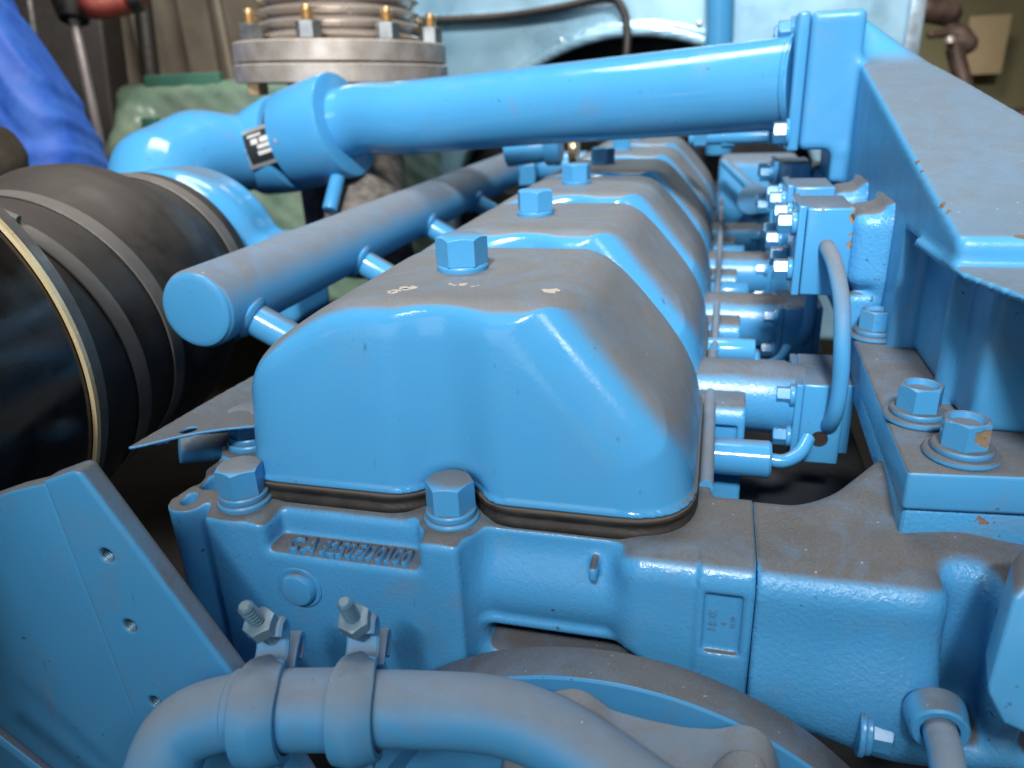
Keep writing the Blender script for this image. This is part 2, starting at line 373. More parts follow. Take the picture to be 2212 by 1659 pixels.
# ------------------------------------------------------------------ castings: distance fields meshed by surface nets
def smin(a, b, k):
    if k <= 0: return np.minimum(a, b)
    h = np.maximum(k - np.abs(a - b), 0) / k; return np.minimum(a, b) - h * h * k * 0.25
def smax(a, b, k): return -smin(-a, -b, k)
def cut(a, b, k): return smax(a, -b, k)
def sbox(P, lo, hi, r=0.0):
    lo, hi = np.array(lo, float), np.array(hi, float); c = (lo + hi) / 2; h = (hi - lo) / 2 - r
    q = np.abs(P - c) - h
    return np.linalg.norm(np.maximum(q, 0), axis=-1) + np.minimum(q.max(-1), 0) - r
def scyl(P, a, b, r, rd=0.0):
    a, b = np.array(a, float), np.array(b, float); ba = b - a; L = np.linalg.norm(ba); u = ba / L
    w = P - a; t = w @ u; rr = np.linalg.norm(w - t[..., None] * u, axis=-1)
    dx = rr - r + rd; dy = np.abs(t - L / 2) - L / 2 + rd
    return np.minimum(np.maximum(dx, dy), 0) + np.hypot(np.maximum(dx, 0), np.maximum(dy, 0)) - rd
def scap(P, a, b, ra, rb=None):
    rb = ra if rb is None else rb
    a, b = np.array(a, float), np.array(b, float); ba = b - a; t = np.clip(((P - a) @ ba) / (ba @ ba), 0, 1)
    return np.linalg.norm(P - a - t[..., None] * ba, axis=-1) - (ra + (rb - ra) * t)
def splane(P, n, p): return (P - np.array(p, float)) @ unit(n)
def sdf_mesh(fn, lo, hi, h):
    lo = np.array(lo, float); n = np.ceil((np.array(hi, float) - lo) / h).astype(int) + 1
    ax = [lo[i] + h * np.arange(n[i]) for i in range(3)]
    Dv = np.empty(n, np.float32)
    for i in range(0, n[0], 24):
        X = np.stack(np.meshgrid(ax[0][i:i + 24], ax[1], ax[2], indexing='ij'), -1); Dv[i:i + 24] = fn(X)
    ins = Dv < 0
    sh = lambda dx, dy, dz: (slice(dx, n[0] - 1 + dx), slice(dy, n[1] - 1 + dy), slice(dz, n[2] - 1 + dz))
    corners = [(x, y, z) for x in (0, 1) for y in (0, 1) for z in (0, 1)]
    cnt = sum(ins[sh(*c)].astype(np.int8) for c in corners); act = (cnt > 0) & (cnt < 8)
    idx = np.argwhere(act); ids = -np.ones(act.shape, np.int64); ids[act] = np.arange(len(idx))
    acc = np.zeros((len(idx), 3)); num = np.zeros(len(idx))
    for c1 in corners:
        for a in range(3):
            if c1[a]: continue
            c2 = list(c1); c2[a] = 1
            d1 = Dv[idx[:, 0] + c1[0], idx[:, 1] + c1[1], idx[:, 2] + c1[2]].astype(float)
            d2 = Dv[idx[:, 0] + c2[0], idx[:, 1] + c2[1], idx[:, 2] + c2[2]].astype(float)
            m = (d1 < 0) != (d2 < 0); t = np.where(m, d1 / np.where(m, d1 - d2, 1), 0)
            p = np.array(c1, float)[None] + 0 * acc; p[:, a] += t; acc += p * m[:, None]; num += m
    V = lo + (idx + acc / num[:, None]) * h
    e = h * 0.25
    def grad(Vv): return np.stack([(fn(Vv + np.eye(3)[i] * e) - fn(Vv - np.eye(3)[i] * e)) / (2 * e) for i in range(3)], -1)
    g = grad(V); gl = np.linalg.norm(g, axis=-1, keepdims=True)
    step = np.clip(fn(V)[:, None] * g / np.maximum(gl, 0.3) ** 2, -h * 0.5, h * 0.5); V = V - step
    Q = []
    for a in range(3):
        b, c = (a + 1) % 3, (a + 2) % 3
        s0 = [slice(0, n[i]) for i in range(3)]; s0[a] = slice(0, n[a] - 1); s1 = list(s0); s1[a] = slice(1, n[a])
        E1, E2 = ins[tuple(s0)], ins[tuple(s1)]; ed = np.argwhere(E1 != E2); ed = ed[(ed[:, b] > 0) & (ed[:, c] > 0) & (ed[:, b] < n[b] - 1) & (ed[:, c] < n[c] - 1)]
        def cell(db, dc):
            k = ed.copy(); k[:, b] -= db; k[:, c] -= dc; return ids[k[:, 0], k[:, 1], k[:, 2]]
        q = np.stack([cell(1, 1), cell(0, 1), cell(0, 0), cell(1, 0)], -1)
        fl = ~E1[ed[:, 0], ed[:, 1], ed[:, 2]]; q[fl] = q[fl][:, ::-1]; Q.append(q)
    Q = np.concatenate(Q); Q = Q[(Q >= 0).all(1)]
    me = bpy.data.meshes.new('shape'); me.vertices.add(len(V)); me.vertices.foreach_set('co', V.astype(np.float32).ravel())
    me.loops.add(Q.size); me.loops.foreach_set('vertex_index', Q.astype(np.int32).ravel())
    me.polygons.add(len(Q)); me.polygons.foreach_set('loop_start', np.arange(0, Q.size, 4, dtype=np.int32))
    me.update(calc_edges=True); me.validate(); me.shade_smooth()
    return me

def hexbolt(parent, o, d, af, h, wr, wh, turn=0.0, mat='bolt', dish=False, w2=None, name='bolt'):
    """hexagon bolt with its washer(s) as sub-parts or siblings"""
    o = np.array(o, float); d = unit(d); hgt = wh
    if w2: hgt += w2[1]
    b = obj(name, hexhead(o + d * hgt, d, af, h, turn, dish), mat, parent)
    obj('washer', washer(o, d, wr, wh), mat, parent)
    if w2: obj('spring_washer', washer(o + d * wh, d, w2[0], w2[1]), mat, parent)
    return b

# ------------------------------------------------------------------ the engine
ENG = empty('diesel_engine', (0.02, -0.05, -0.45), 'big sky-blue diesel engine with a row of dusty valve covers', 'engine')

def outline(P, kl=0.026, kr=0.040):
    front = splane(P, (0, -0.994, 0.105), (0, -0.0840, -0.06)); back = splane(P, (0, 0.994, 0.105), (0, 0.0800, -0.06))
    left = splane(P, (-0.998, 0, 0.06), (-0.1105, 0, -0.06)); right = splane(P, (0.985, 0, 0.17), (0.1365, 0, -0.075))
    f = np.maximum(smax(front, left, kl), smax(front, right, kr))
    return np.maximum(f, np.maximum(smax(back, left, kl), smax(back, right, kl)))
def cover_sdf(P):
    X, Y, Z = P[..., 0], P[..., 1], P[..., 2]
    top = smax(splane(P, (0, 0, 1), (0, 0, 0.0)), splane(P, (-0.520, 0, 0.854), (-0.0475, 0, 0)), 0.010)
    facet = splane(P, (0.757, 0, 0.653), (0.0755, 0, 0)); front = splane(P, (0, -0.994, 0.105), (0, -0.0840, -0.06))
    f = smax(smax(outline(P), top, 0.018), facet, 0.013)
    f = np.maximum(f, smax(front, facet, 0.038))
    # flute down the front and the pocket that clears the head bolt
    fl = scap(P, (0.010, -0.1030, -0.01), (0.0148, -0.1050, -0.16), 0.027)
    f = cut(f, fl, 0.012)
    f = cut(f, scap(P, (0.0148, -0.0885, -0.150), (0.0148, -0.0885, -0.1085), 0.0190), 0.006)
    lip = smax(np.abs(Z + 0.1035) - 0.0016, f - 0.0012, 0.001)
    f = np.minimum(f, np.where(np.abs(Z + 0.1035) < 0.006, lip, 1))
    return smax(f, -(Z + 0.105), 0.0012)
def gasket_sdf(P):
    Q = P.copy(); Q[..., 2] = -0.1035
    X, Y, Z = P[..., 0], P[..., 1], P[..., 2]
    Q[..., 2] = -0.099
    g = flat_outline(Q) - 0.0026
    groove = 0.0016 * np.exp(-((Z + 0.1105) / 0.0022) ** 2)
    return smax(g + groove, np.abs(Z + 0.1111) - 0.0059, 0.002)
def flat_outline(P):
    f = outline(P)
    f = cut(f, scap(P, (0.010, -0.1030, -0.01), (0.0148, -0.1050, -0.16), 0.027), 0.016)
    return cut(f, scap(P, (0.0148, -0.0885, -0.150), (0.0148, -0.0885, -0.09), 0.0178), 0.006)

cover_me = sdf_mesh(cover_sdf, (-0.122, -0.098, -0.110), (0.154, 0.094, 0.006), 0.0020)
gasket_me = sdf_mesh(gasket_sdf, (-0.126, -0.102, -0.120), (0.158, 0.098, -0.102), 0.0016)
cv = obj('valve_cover', cover_me, 'cover', ENG)
obj('gasket', gasket_me, 'gasket', cv)
obj('bolt', hexhead((0, 0, 0.0035), (0, 0, 1), 0.0265, 0.0165, 0.30), 'cleanbolt', cv)
obj('washer', washer((0, 0, -0.001), (0, 0, 1), 0.0152, 0.0045), 'cleanbolt', cv)
def copy_tree(o, parent, dy):
    c = o.copy(); COL.objects.link(c); c.matrix_parent_inverse = o.matrix_parent_inverse; c.location = (o.location[0], o.location[1] + dy, o.location[2])
    for ch in list(o.children):
        k = ch.copy(); COL.objects.link(k); k.parent = c
        if k.name.startswith('bolt'): k.rotation_euler[2] = dy * 3.1
    return c
covers = [cv] + [copy_tree(cv, ENG, PITCH * i) for i in range(1, 6)]
lab(cv, 'nearest valve cover with chipped paint along its top edge')

DECK = -0.117
def head_sdf(P):
    X, Y, Z = P[..., 0], P[..., 1], P[..., 2]
    d = sbox(P, (-0.120, -0.0915, -0.275), (0.150, 0.072, DECK), 0.002)
    slab = sbox(P, (-0.124, -0.1140, -0.275), (0.026, -0.05, DECK), 0.003)
    d = smin(d, slab, 0.004)
    # thicker foot of the face right of the centre bolt and its slanted flank
    d = smin(d, scap(P, (0.045, -0.0770, -0.1545), (0.125, -0.0785, -0.1525), 0.0225), 0.013)
    # bolt pillars
    d = smin(d, scyl(P, (-0.1088, -0.0945, -0.275), (-0.1088, -0.0945, DECK), 0.0195, 0.001), 0.006)
    d = smin(d, scyl(P, (0.0150, -0.0885, -0.275), (0.0150, -0.0885, DECK), 0.0190, 0.001), 0.010)
    # letter pocket
    pk = sbox(P, (-0.086, -0.150, -0.1335), (0.0035, -0.0955, -0.09), 0.003)
    pk = cut(pk, scyl(P, (-0.1088, -0.0945, -0.3), (-0.1088, -0.0945, 0), 0.0195), 0.008)
    pk = cut(pk, scyl(P, (0.0150, -0.0885, -0.3), (0.0150, -0.0885, 0), 0.0190), 0.002)
    d = cut(d, pk, 0.006)
    # port block
    pb = np.maximum(sbox(P, (0.1045, -0.1075, -0.255), (0.22, -0.034, DECK + 0.002), 0.014), X - 0.1712)
    d = np.maximum(smin(d, pb, 0.008), X - 0.1716)
    fl = np.maximum(sbox(P, (0.12, -0.1090, -0.257), (0.22, -0.034, DECK + 0.0035), 0.014), X - 0.1716)
    d = np.minimum(d, smax(fl, 0.1455 - X, 0.001))
    d = cut(d, sbox(P, (0.1490, -0.2, -0.1640), (0.1668, -0.1060, -0.1290), 0.001), 0.001)
    d = smin(d, sbox(P, (0.0918, -0.1050, -0.1345), (0.0962, -0.08, -0.1260), 0.002), 0.003)
    # left lug with its two small holes and the big one
    lg = scyl(P, (-0.1440, -0.0985, -0.275), (-0.1440, -0.0985, DECK), 0.0118, 0.0008)
    lg = smin(lg, scyl(P, (-0.1470, -0.0600, -0.275), (-0.1470, -0.0600, DECK), 0.0112, 0.0008), 0.002)
    lg = smin(lg, scyl(P, (-0.1330, -0.0800, -0.275), (-0.1330, -0.0800, DECK), 0.0180, 0.0008), 0.010)
    lg = smin(lg, sbox(P, (-0.136, -0.093, -0.275), (-0.10, 0.03, DECK), 0.002), 0.008)
    lg = smin(lg, scyl(P, (-0.1440, -0.0330, -0.275), (-0.1440, -0.0330, DECK + 0.004), 0.0190, 0.0008), 0.010)
    d = smin(d, lg, 0.004)
    d = cut(d, scyl(P, (-0.1440, -0.0985, -0.15), (-0.1440, -0.0985, 0), 0.0050), 0.0012)
    d = cut(d, scyl(P, (-0.1470, -0.0600, -0.15), (-0.1470, -0.0600, 0), 0.0048), 0.0012)
    d = cut(d, scyl(P, (-0.1385, -0.0790, -0.16), (-0.1385, -0.0790, 0), 0.0100), 0.0015)
    d = smin(d, sbox(P, (0.026, -0.1000, -0.275), (0.150, -0.05, -0.170), 0.003), 0.004)
    # underside relief right of the centre
    d = cut(d, sbox(P, (0.034, -0.2, -0.192), (0.118, -0.066, -0.1765), 0.006), 0.008)
    return d
head_me = sdf_mesh(head_sdf, (-0.168, -0.120, -0.272), (0.176, 0.078, -0.108), 0.0018)
hd = obj('cylinder_head', head_me, 'cast', ENG)
heads = [hd] + [copy_tree(hd, ENG, PITCH * i) for i in range(1, 5)]
for (x, y, z, t) in ((-0.1088, -0.0945, DECK, 0.75), (0.0150, -0.0885, DECK, 0.15), (-0.1440, -0.0330, DECK + 0.004, 0.55)):
    hexbolt(hd, (x, y, z), (0, 0, 1), 0.0232, 0.0160, 0.0152, 0.0048, t, 'bolt', w2=(0.0138, 0.0042))
# core plug in the front face
pc = on(648, 1268, 1, -0.114)
obj('core_plug', lathe((pc[0], -0.1125, pc[2]), (0, -1, 0), [(0, .0135), (.002, .0135), (.0026, .0125), (.0022, .0105), (.0045, .0102), (.0062, .0090), (.0068, .006)], 44), 'fit', hd)
# cast letters on the ledge
tm = textmesh('C A 9250F/70100', 0.0118, 0.0018, 0.0003); tm.transform(Matrix.Diagonal((0.86, 1.45, 1, 1)))
pa, pb_ = np.array((-0.0760, -0.1118, DECK - 0.0158)), (1, 0, 0)
obj('cast_lettering', lay(tm, pa, (1, 0.0, 0), (0, 1, 0)), 'cast', hd)
for body, sz, x0, z0 in (('HDK', 0.0062, 0.1555, -0.1530), ('0', 0.0035, 0.1600, -0.1485), ('13 20', 0.0032, 0.1640, -0.1500)):
    tm = textmesh(body, sz, 0.0004)
    obj('embossed_mark', lay(tm, np.array((x0, -0.1062, z0)), (0, 0, 1), (-1, 0, 0)), 'cast', hd)

# ------------------------------------------------------------------ right side of the engine: manifold casting, ports, tubes
def manifold_sdf(P):
    X, Y, Z = P[..., 0], P[..., 1], P[..., 2]
    d = sbox(P, (0.1300, -0.1095, -0.209), (0.37, -0.034, -0.1140), 0.015)
    d = np.maximum(d, 0.1722 - X)
    d = smin(d, scap(P, (0.170, -0.084, -0.182), (0.262, -0.086, -0.178), 0.0265), 0.020)
    d = smin(d, scap(P, (0.262, -0.052, -0.21), (0.262, -0.048, -0.128), 0.020, 0.012), 0.035)
    d = smin(d, scap(P, (0.245, -0.085, -0.185), (0.34, -0.09, -0.165), 0.030), 0.030)
    d = cut(d, sbox(P, (0.2560, -0.25, -0.1880), (0.2760, -0.0880, -0.1050), 0.006), 0.016)
    d = cut(d, sbox(P, (0.2900, -0.25, -0.1900), (0.3200, -0.0800, -0.1050), 0.006), 0.012)
    d = np.maximum(d, 0.1722 - X)
    # raised curved rib towards the rear right and the gap behind it
    rib = scap(P, (0.212, -0.052, -0.122), (0.268, 0.010, -0.112), 0.013, 0.018)
    d = smin(d, rib, 0.014)
    d = smin(d, scap(P, (0.205, -0.080, -0.126), (0.262, -0.062, -0.128), 0.010, 0.012), 0.014)
    return d
mf = obj('water_manifold', sdf_mesh(manifold_sdf, (0.170, -0.130, -0.216), (0.33, 0.034, -0.060), 0.0020), 'rough', ENG)
lab(mf, 'rough cast water manifold bolted to the right of the head')
p = at(1850, 1570, 0.352)
obj('plug_washer', washer(p, (1, -0.05, 0), 0.0130, 0.003), 'fit', mf)
obj('plug_washer', washer(p + np.array([0.003, 0, 0]), (1, -0.05, 0), 0.0118, 0.003), 'fit', mf)
obj('plug_bolt', hexhead(p + np.array([0.006, 0, 0]), (1, -0.05, 0), 0.0165, 0.009, 0.2), 'fit', mf)
# drain eye and pipe at the lower right
e = at(2028, 1572, 0.322); q = at(2042, 1625, 0.31)
ed = unit(q - e)
obj('drain_boss', lathe(e - ed * 0.010, ed, [(0, .0130), (.004, .0128), (.012, .0118), (.0132, .0108), (.0125, .0078), (.008, .0074)], 40), 'fit', mf)
dp = spline([e, e + ed * 0.008, q, at(2052, 1690, 0.30), at(2060, 1800, 0.30)], 8)
obj('drain_pipe', tube(dp, 0.0070), 'hose', mf)

# mounting bracket with three flanged bolts
BZ = -0.075
A1, A2, A3 = np.array((0.2371, -0.0708, BZ)), np.array((0.2431, 0.175, BZ)), np.array((0.330, -0.062, BZ))
mb = obj('mounting_bracket', prism([A1, A3, (0.330, 0.175, BZ), A2], (0, 0, -0.0205), 0.0022), 'plate', ENG)
lab(mb, 'dusty flat bracket with three flanged bolts')
pl = prism([A1 + np.array((0.0015, 0.003, -0.021)), A3 + np.array((0, 0.004, -0.021)), (0.330, 0.160, BZ - 0.021), A2 + np.array((0.0015, -0.02, -0.021))], (0, 0, -0.020), 0.003)
obj('lower_plate', pl, 'rough', mb)
for (x, y, t) in ((0.2556, 0.1311, 0.2), (0.2537, -0.0077, 0.1), (0.2643, -0.0490, 0.35)):
    o = np.array((x, y, BZ + 0.0002))
    obj('washer', washer(o, (0, 0, 1), 0.0168, 0.0032), 'plate', mb)
    obj('bolt_flange', washer(o + np.array((0, 0, .0032)), (0, 0, 1), 0.0138, 0.0032), 'plate', mb)
    obj('bolt', hexhead(o + np.array((0, 0, .0064)), (0, 0, 1), 0.0195, 0.0135, t, True), 'fit', mb)
scar = on(2092, 962, 1, -0.0595)

# charge-air casting: long block whose dusty top slopes towards the viewer
def block_sdf(P):
    X, Y, Z = P[..., 0], P[..., 1], P[..., 2]
    d = smin(splane(P, (0, -0.2252, 0.9743), (0, 0.0019, 0.0199)), smax(splane(P, (0, -0.80, 0.60), (0, 0.385, 0.1075)), Z - 0.1515, 0.010), 0.02)
    d = smax(d, splane(P, (-1, 0, 0), (0.2607, 0, 0)), 0.005)
    d = smax(d, splane(P, (0.626, 0, 0.78), (0.312, 0, 0.107)), 0.006)
    d = smax(d, splane(P, (0.985, 0.155, 0.05), (0.316, 0.3797, 0.1073)), 0.006)
    d = smax(d, splane(P, (0, -1, 0), (0, 0.0005, 0)), 0.006)
    d = np.maximum(d, splane(P, (0, 1, 0), (0, 0.455, 0)))
    d = np.maximum(d, -(Z + 0.12))
    rec = sbox(P, (0.20, -0.2, -0.2), (0.290, 0.110, 0.0040), 0.003)
    d = cut(d, rec, 0.003)
    edge = np.maximum(splane(P, (-0.9985, -0.054, 0), (0.2612, -0.0131, 0)), splane(P, (-0.950, -0.312, 0), (0.2612, -0.0131, 0)))
    led = smax(np.maximum(edge, Y - 0.070), np.abs(Z - 0.0042) - 0.0020, 0.001)
    led = np.maximum(np.maximum(led, X - 0.42), -(Y + 0.12))
    low = sbox(P, (0.2755, -0.020, -0.0755), (0.42, 0.12, 0.0035), 0.005)
    d = smin(d, np.minimum(led, low), 0.004)
    d = smin(d, scap(P, (0.2760, 0.022, -0.08), (0.2760, 0.024, -0.008), 0.0080), 0.004)
    # the squared neck that carries the pipe flange
    nk = sbox(P, (0.2155, 0.366, 0.030), (0.262, 0.450, 0.1485), 0.006)
    d = smin(d, nk, 0.008)
    d = smin(d, sbox(P, (0.245, 0.366, 0.0), (0.262, 0.450, 0.03), 0.004), 0.01)
    return d
bk = obj('air_manifold', sdf_mesh(block_sdf, (0.205, -0.124, -0.124), (0.42, 0.460, 0.158), 0.0030), 'slope', ENG)
lab(bk, 'long charge-air casting whose sloped top is grey with dust')

# pipe flange and bolts
obj('flange_plate', box((0.2095, 0.408, 0.089), (0.0055, 0.0425, 0.0600), 0.003), 'fit', bk)
for (u, v, d_) in ((1704, 66, .705), (1698, 286, .69), (1690, 76, .76), (1688, 290, .75)):
    q = at(u, v, d_); q = np.array((0.2045, q[1], q[2]))
    hexbolt(bk, q, (-1, 0, 0), 0.0175, 0.011, 0.0125, 0.003, 0.4, 'fit')

# ports along the charge-air casting
def upper_port(dy):
    y = 0.1450 + dy
    def sd(P):
        d = sbox(P, (0.2350, y + 0.002, -0.0475), (0.2720, y + 0.060, 0.0085), 0.012)
        d = smin(d, sbox(P, (0.2380, y + 0.004, -0.0780), (0.2720, y + 0.056, -0.0500), 0.006), 0.006)
        d = smin(d, sbox(P, (0.2590, y + 0.003, -0.0500), (0.2720, y + 0.070, 0.0150), 0.004), 0.012)
        return np.maximum(d, P[..., 0] - 0.272)
    obj('port_neck', sdf_mesh(sd, (0.230, y - 0.006, -0.082), (0.274, y + 0.076, 0.020), 0.0020), 'rough', bk)
    obj('port_flange', box((0.2205, y + 0.029, -0.0190), (0.0155, 0.030, 0.0310), 0.0018), 'fit', bk)
    obj('port_flange', box((0.2018, y + 0.029, -0.0185), (0.0027, 0.030, 0.0320), 0.0012), 'fit', bk)
    for z in (0.0000, -0.0330):
        for yy in (0.008, 0.050):
            o = np.array((0.1990, y + yy, z))
            obj('washer', washer(o, (-1, 0, 0), 0.0086, 0.0035), 'fit', bk)
            obj('bolt', hexhead(o - np.array((0.0035, 0, 0)), (-1, 0, 0), 0.0132, 0.0095, 0.5), 'fit', bk)
for dy in (0.0, 0.105, 0.285): upper_port(dy)

# leak-off loop from the near upper port down to the lower one
loop = spline([at(1782, 524, .540), at(1785, 532, .520), at(1803, 572, .500), at(1818, 650, .490), at(1819, 740, .490), at(1815, 830, .500), at(1803, 895, .512), at(1786, 922, .530), at(1772, 926, .555)], 10)
lp = obj('leak_off_tube', tube(loop, 0.0054), 'rail', ENG)
lp2 = lp.copy(); COL.objects.link(lp2); lp2.matrix_parent_inverse = lp.matrix_parent_inverse; lp2.location[1] += PITCH
for (u, v, y0) in ((1775, 575, 0.1450), (1770, 948, 0.1035)):
    h = on(u, v, 1, y0)
    obj('painted_hole', lathe(h, (0, -1, 0), [(-0.002, 0.0058), (0.0003, 0.0058), (0.0004, 0.0050), (0.0001, 0.0046)], 24), 'hole', ENG)  # flush dark disc, its colour stands for the shade inside a hole

# lower ports: a pipe stub out of every head, its flange block, a small sleeve and a bent tube
def lower_port(dy):
    y = 0.133 + dy
    stb = obj('head_port_pipe', lathe((0.135, y, -0.1260), (1, 0, 0), [(0, .0275), (.05, .027), (.064, .0278), (.068, .026), (.078, .0255)], 44), 'cast', ENG)
    blk = obj('port_block', box((0.2245, y + 0.004, -0.1340), (0.0140, 0.0330, 0.0305), 0.0016), 'fit', stb)
    obj('port_plate', box((0.2080, y + 0.004, -0.1335), (0.0024, 0.0330, 0.0295), 0.0008), 'fit', stb)
    obj('port_plate', box((0.2415, y + 0.004, -0.1300), (0.0030, 0.0300, 0.0265), 0.0008), 'fit', stb)
    for z in (-0.1150, -0.1470):
        o = np.array((0.2055, y - 0.0215, z))
        obj('washer', washer(o, (-1, 0, 0), 0.0084, 0.0034), 'fit', stb)
        obj('bolt', hexhead(o - np.array((0.0034, 0, 0)), (-1, 0, 0), 0.0128, 0.0092, 0.5), 'fit', stb)
    sl = obj('push_rod_sleeve', lathe((0.135, 0.072 + dy, -0.1480), (1, 0, 0), [(0, .0125), (.048, .0130), (.053, .0132), (.0548, .0118), (.0556, .0070)], 36), 'pipe', ENG)
    a = np.array((0.189, 0.072 + dy, -0.1480))
    obj('bent_tube', tube(spline([a, a + np.array((.010, 0, 0)), a + np.array((.020, .006, .004)), a + np.array((.026, .018, .010))], 8), 0.0048, 18), 'pipe', sl)
    if dy > 0.1:
        obj('head_nipple', rod((0.140, 0.020 + dy, -0.118), (0.182, 0.020 + dy, -0.118), 0.0105), 'pipe', ENG)
    return stb
for i in range(4): lower_port(PITCH * i)

# thin lagged line that runs along the covers
obj('fuel_line', tube([(0.147, -0.028, -0.1170), (0.1472, 0.10, -0.1165), (0.1475, 0.202, -0.1165)], 0.0042, 16), 'rail', ENG)
obj('fuel_line', tube([(0.1490, 0.196, -0.112), (0.1500, 0.40, -0.100), (0.1510, 0.60, -0.085), (0.151, 0.8, -0.08)], 0.0032, 16), 'rail', ENG)
# shelf of the block under the ports
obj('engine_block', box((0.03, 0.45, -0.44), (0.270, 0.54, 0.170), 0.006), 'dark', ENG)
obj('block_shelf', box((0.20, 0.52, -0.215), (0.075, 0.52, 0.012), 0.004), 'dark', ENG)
# strut at the lower right edge of the picture
s0, s1 = at(2190, 1235, .285), at(2085, 1500, .285)
ss = [at(2190, 1290, .29), at(2225, 1245, .29), at(2420, 1240, .285), at(2420, 1660, .285), at(2240, 1600, .29), at(2165, 1570, .29), at(2130, 1500, .29)]
sg = obj('side_strut', prism(ss, (0.004, 0.020, 0.004), 0.003), 'plate', ENG)

# ------------------------------------------------------------------ left side of the engine
# coolant rail with one stub per cylinder
R0 = at(425, 670, .54); R1 = R0 + np.array((0.0, 1.0, 0.0))
rl_dir = unit(R1 - R0)
rail = obj('coolant_rail', lathe(R0, rl_dir, [(0, .0275), (.0010, .0288), (.003, .0297), (.90, .0297)], 56), 'rail', ENG)
obj('end_cap', lathe(R0 + rl_dir * 0.0004, -rl_dir, [(0, .0282), (.0018, .0272), (.0026, .0255), (.0030, .0230), (.0034, .012)], 56), 'fit', rail)
for i in range(4):
    c = R0 + rl_dir * (0.028 + PITCH * i); w = np.array((-0.128, c[1] + 0.012, -0.098))
    dd = unit(w - c)
    st = obj('rail_stub', rod(c, w, 0.0128, 32), 'fit', rail)
    obj('weld_bead', lathe(c + dd * 0.0258, dd, [(0, .0165), (.002, .0175), (.0045, .0155), (.006, .0130)], 32), 'fit', rail)
# elbow at the far end of the rail and its union nut
ez = R0 + rl_dir * 0.86
eb = obj('rail_elbow', tube(spline([ez, ez + np.array((.02, .05, .0)), ez + np.array((.06, .075, .0)), ez + np.array((.13, .08, .0))], 8), [0.027, 0.027, 0.025, 0.024]), 'fit', rail)
obj('union_nut', hexhead(ez + np.array((.02, .01, .0)), (1, 0.25, 0), 0.060, 0.030, 0.2), 'fit', rail)

# dusty sheet-metal shelf between rail and heads
Zs = -0.090
sheet = [(-0.1890, -0.0905, Zs), (-0.1620, -0.0725, Zs - .001), (-0.1450, -0.0640, Zs + .002), (-0.1290, -0.0560, Zs + .003), (-0.118, 0.020, Zs), (-0.118, 0.24, Zs), (-0.262, 0.24, Zs)]
def sheet_sdf(P):
    Y = P[..., 1]; z = Zs + 0.0022 * np.sin((P[..., 0] + 0.17) * 60) * np.clip(-Y * 12, 0, 1)
    d = np.abs(P[..., 2] - z) - 0.0011
    e1 = splane(P, unit((0.50, -0.866, 0)), (-0.1620, -0.0745, 0)); e2 = splane(P, unit((-0.966, -0.19, 0)), (-0.1885, -0.090, 0)); e3 = P[..., 0] + 0.118
    e2 = splane(P, unit((-0.99, -0.05, 0)) , (-0.1885, -0.0903, 0)) if False else splane(P, unit((-0.965, 0.10, 0)), (-0.1880, -0.0903, 0))
    d = smax(d, np.maximum(np.maximum(e1, e2), np.maximum(e3, Y - 0.20)), 0.0006)
    h = np.hypot((P[..., 0] + 0.1620) * 1.0, (P[..., 1] + 0.0660)) - 0.0052
    return smax(d, -h, 0.0006)
sh = obj('shelf_plate', sdf_mesh(sheet_sdf, (-0.215, -0.098, Zs - 0.007), (-0.112, 0.206, Zs + 0.007), 0.0012), 'plate', ENG)
sh['label'] = 'brown dusty thin sheet with a punched hole'
obj('cross_pipe', rod(at(388, 972, .50), at(520, 962, .52), 0.0095), 'rail', ENG)

# turbocharger: compressor scroll, outlet elbow, two collars
KS = 1.18
TA = CAM + (np.array((-0.329, 0.125, -0.0406)) - CAM) * KS; TC = CAM + (np.array((-0.2990, -0.1351, -0.0330)) - CAM) * KS; tdir = unit(TA - TC)
turbo = None
def turbo_sdf(P):
    a = TA + tdir * 0.055
    d = scyl(P, TA - tdir * 0.01, TA + tdir * 0.06, 0.090, 0.006)
    d = smin(d, scyl(P, TA + tdir * 0.035, TA + tdir * 0.100, 0.100, 0.010), 0.02)
    e0, e1, e2, e3 = at(330, 480, .88), at(352, 385, .92), at(432, 335, .965), at(570, 330, 1.01)
    el = smin(smin(scap(P, e0, e1, 0.052, 0.050), scap(P, e1, e2, 0.050, 0.0455), 0.04), scap(P, e2, e3, 0.0455, 0.049), 0.04)
    d = smin(d, el, 0.03)
    f = sbox(P, TA + np.array((0.00, 0.05, -0.07)), TA + np.array((0.125, 0.135, 0.022)), 0.012)
    d = smin(d, f, 0.016)
    return d
turbo = obj('turbo_compressor', sdf_mesh(turbo_sdf, TA + np.array((-0.20, -0.03, -0.14)), TA + np.array((0.25, 0.50, 0.20)), 0.0040), 'pipe', ENG)
PL, PR = at(700, 283, .972), at(1716, 180, .716)
cdir = unit(at(766, 262, .955) - at(560, 330, 1.02)); c0 = at(556, 332, 1.02)
def collar(t0, t1, r0, r1, ch):
    return lathe(c0 + cdir * t0, cdir, [(0, r0 - ch), (ch * .4, r0 - ch * .25), (ch, r0), (t1 - t0 - ch, r1), (t1 - t0 - ch * .3, r1 - ch * .3), (t1 - t0, r1 - ch), (t1 - t0, 0.035)], 64)
co1 = obj('pipe_collar', collar(0.0, 0.060, 0.058, 0.064, 0.005), 'pipe', turbo)
obj('collar_gap_shade', collar(0.050, 0.082, 0.0545, 0.0555, 0.002), 'rubber', turbo)  # black ring that paints the shade in the gap between the collars
co2 = obj('pipe_collar', collar(0.0705, 0.150, 0.0655, 0.0665, 0.004), 'pipe', turbo)
pend = c0 + cdir * 0.105
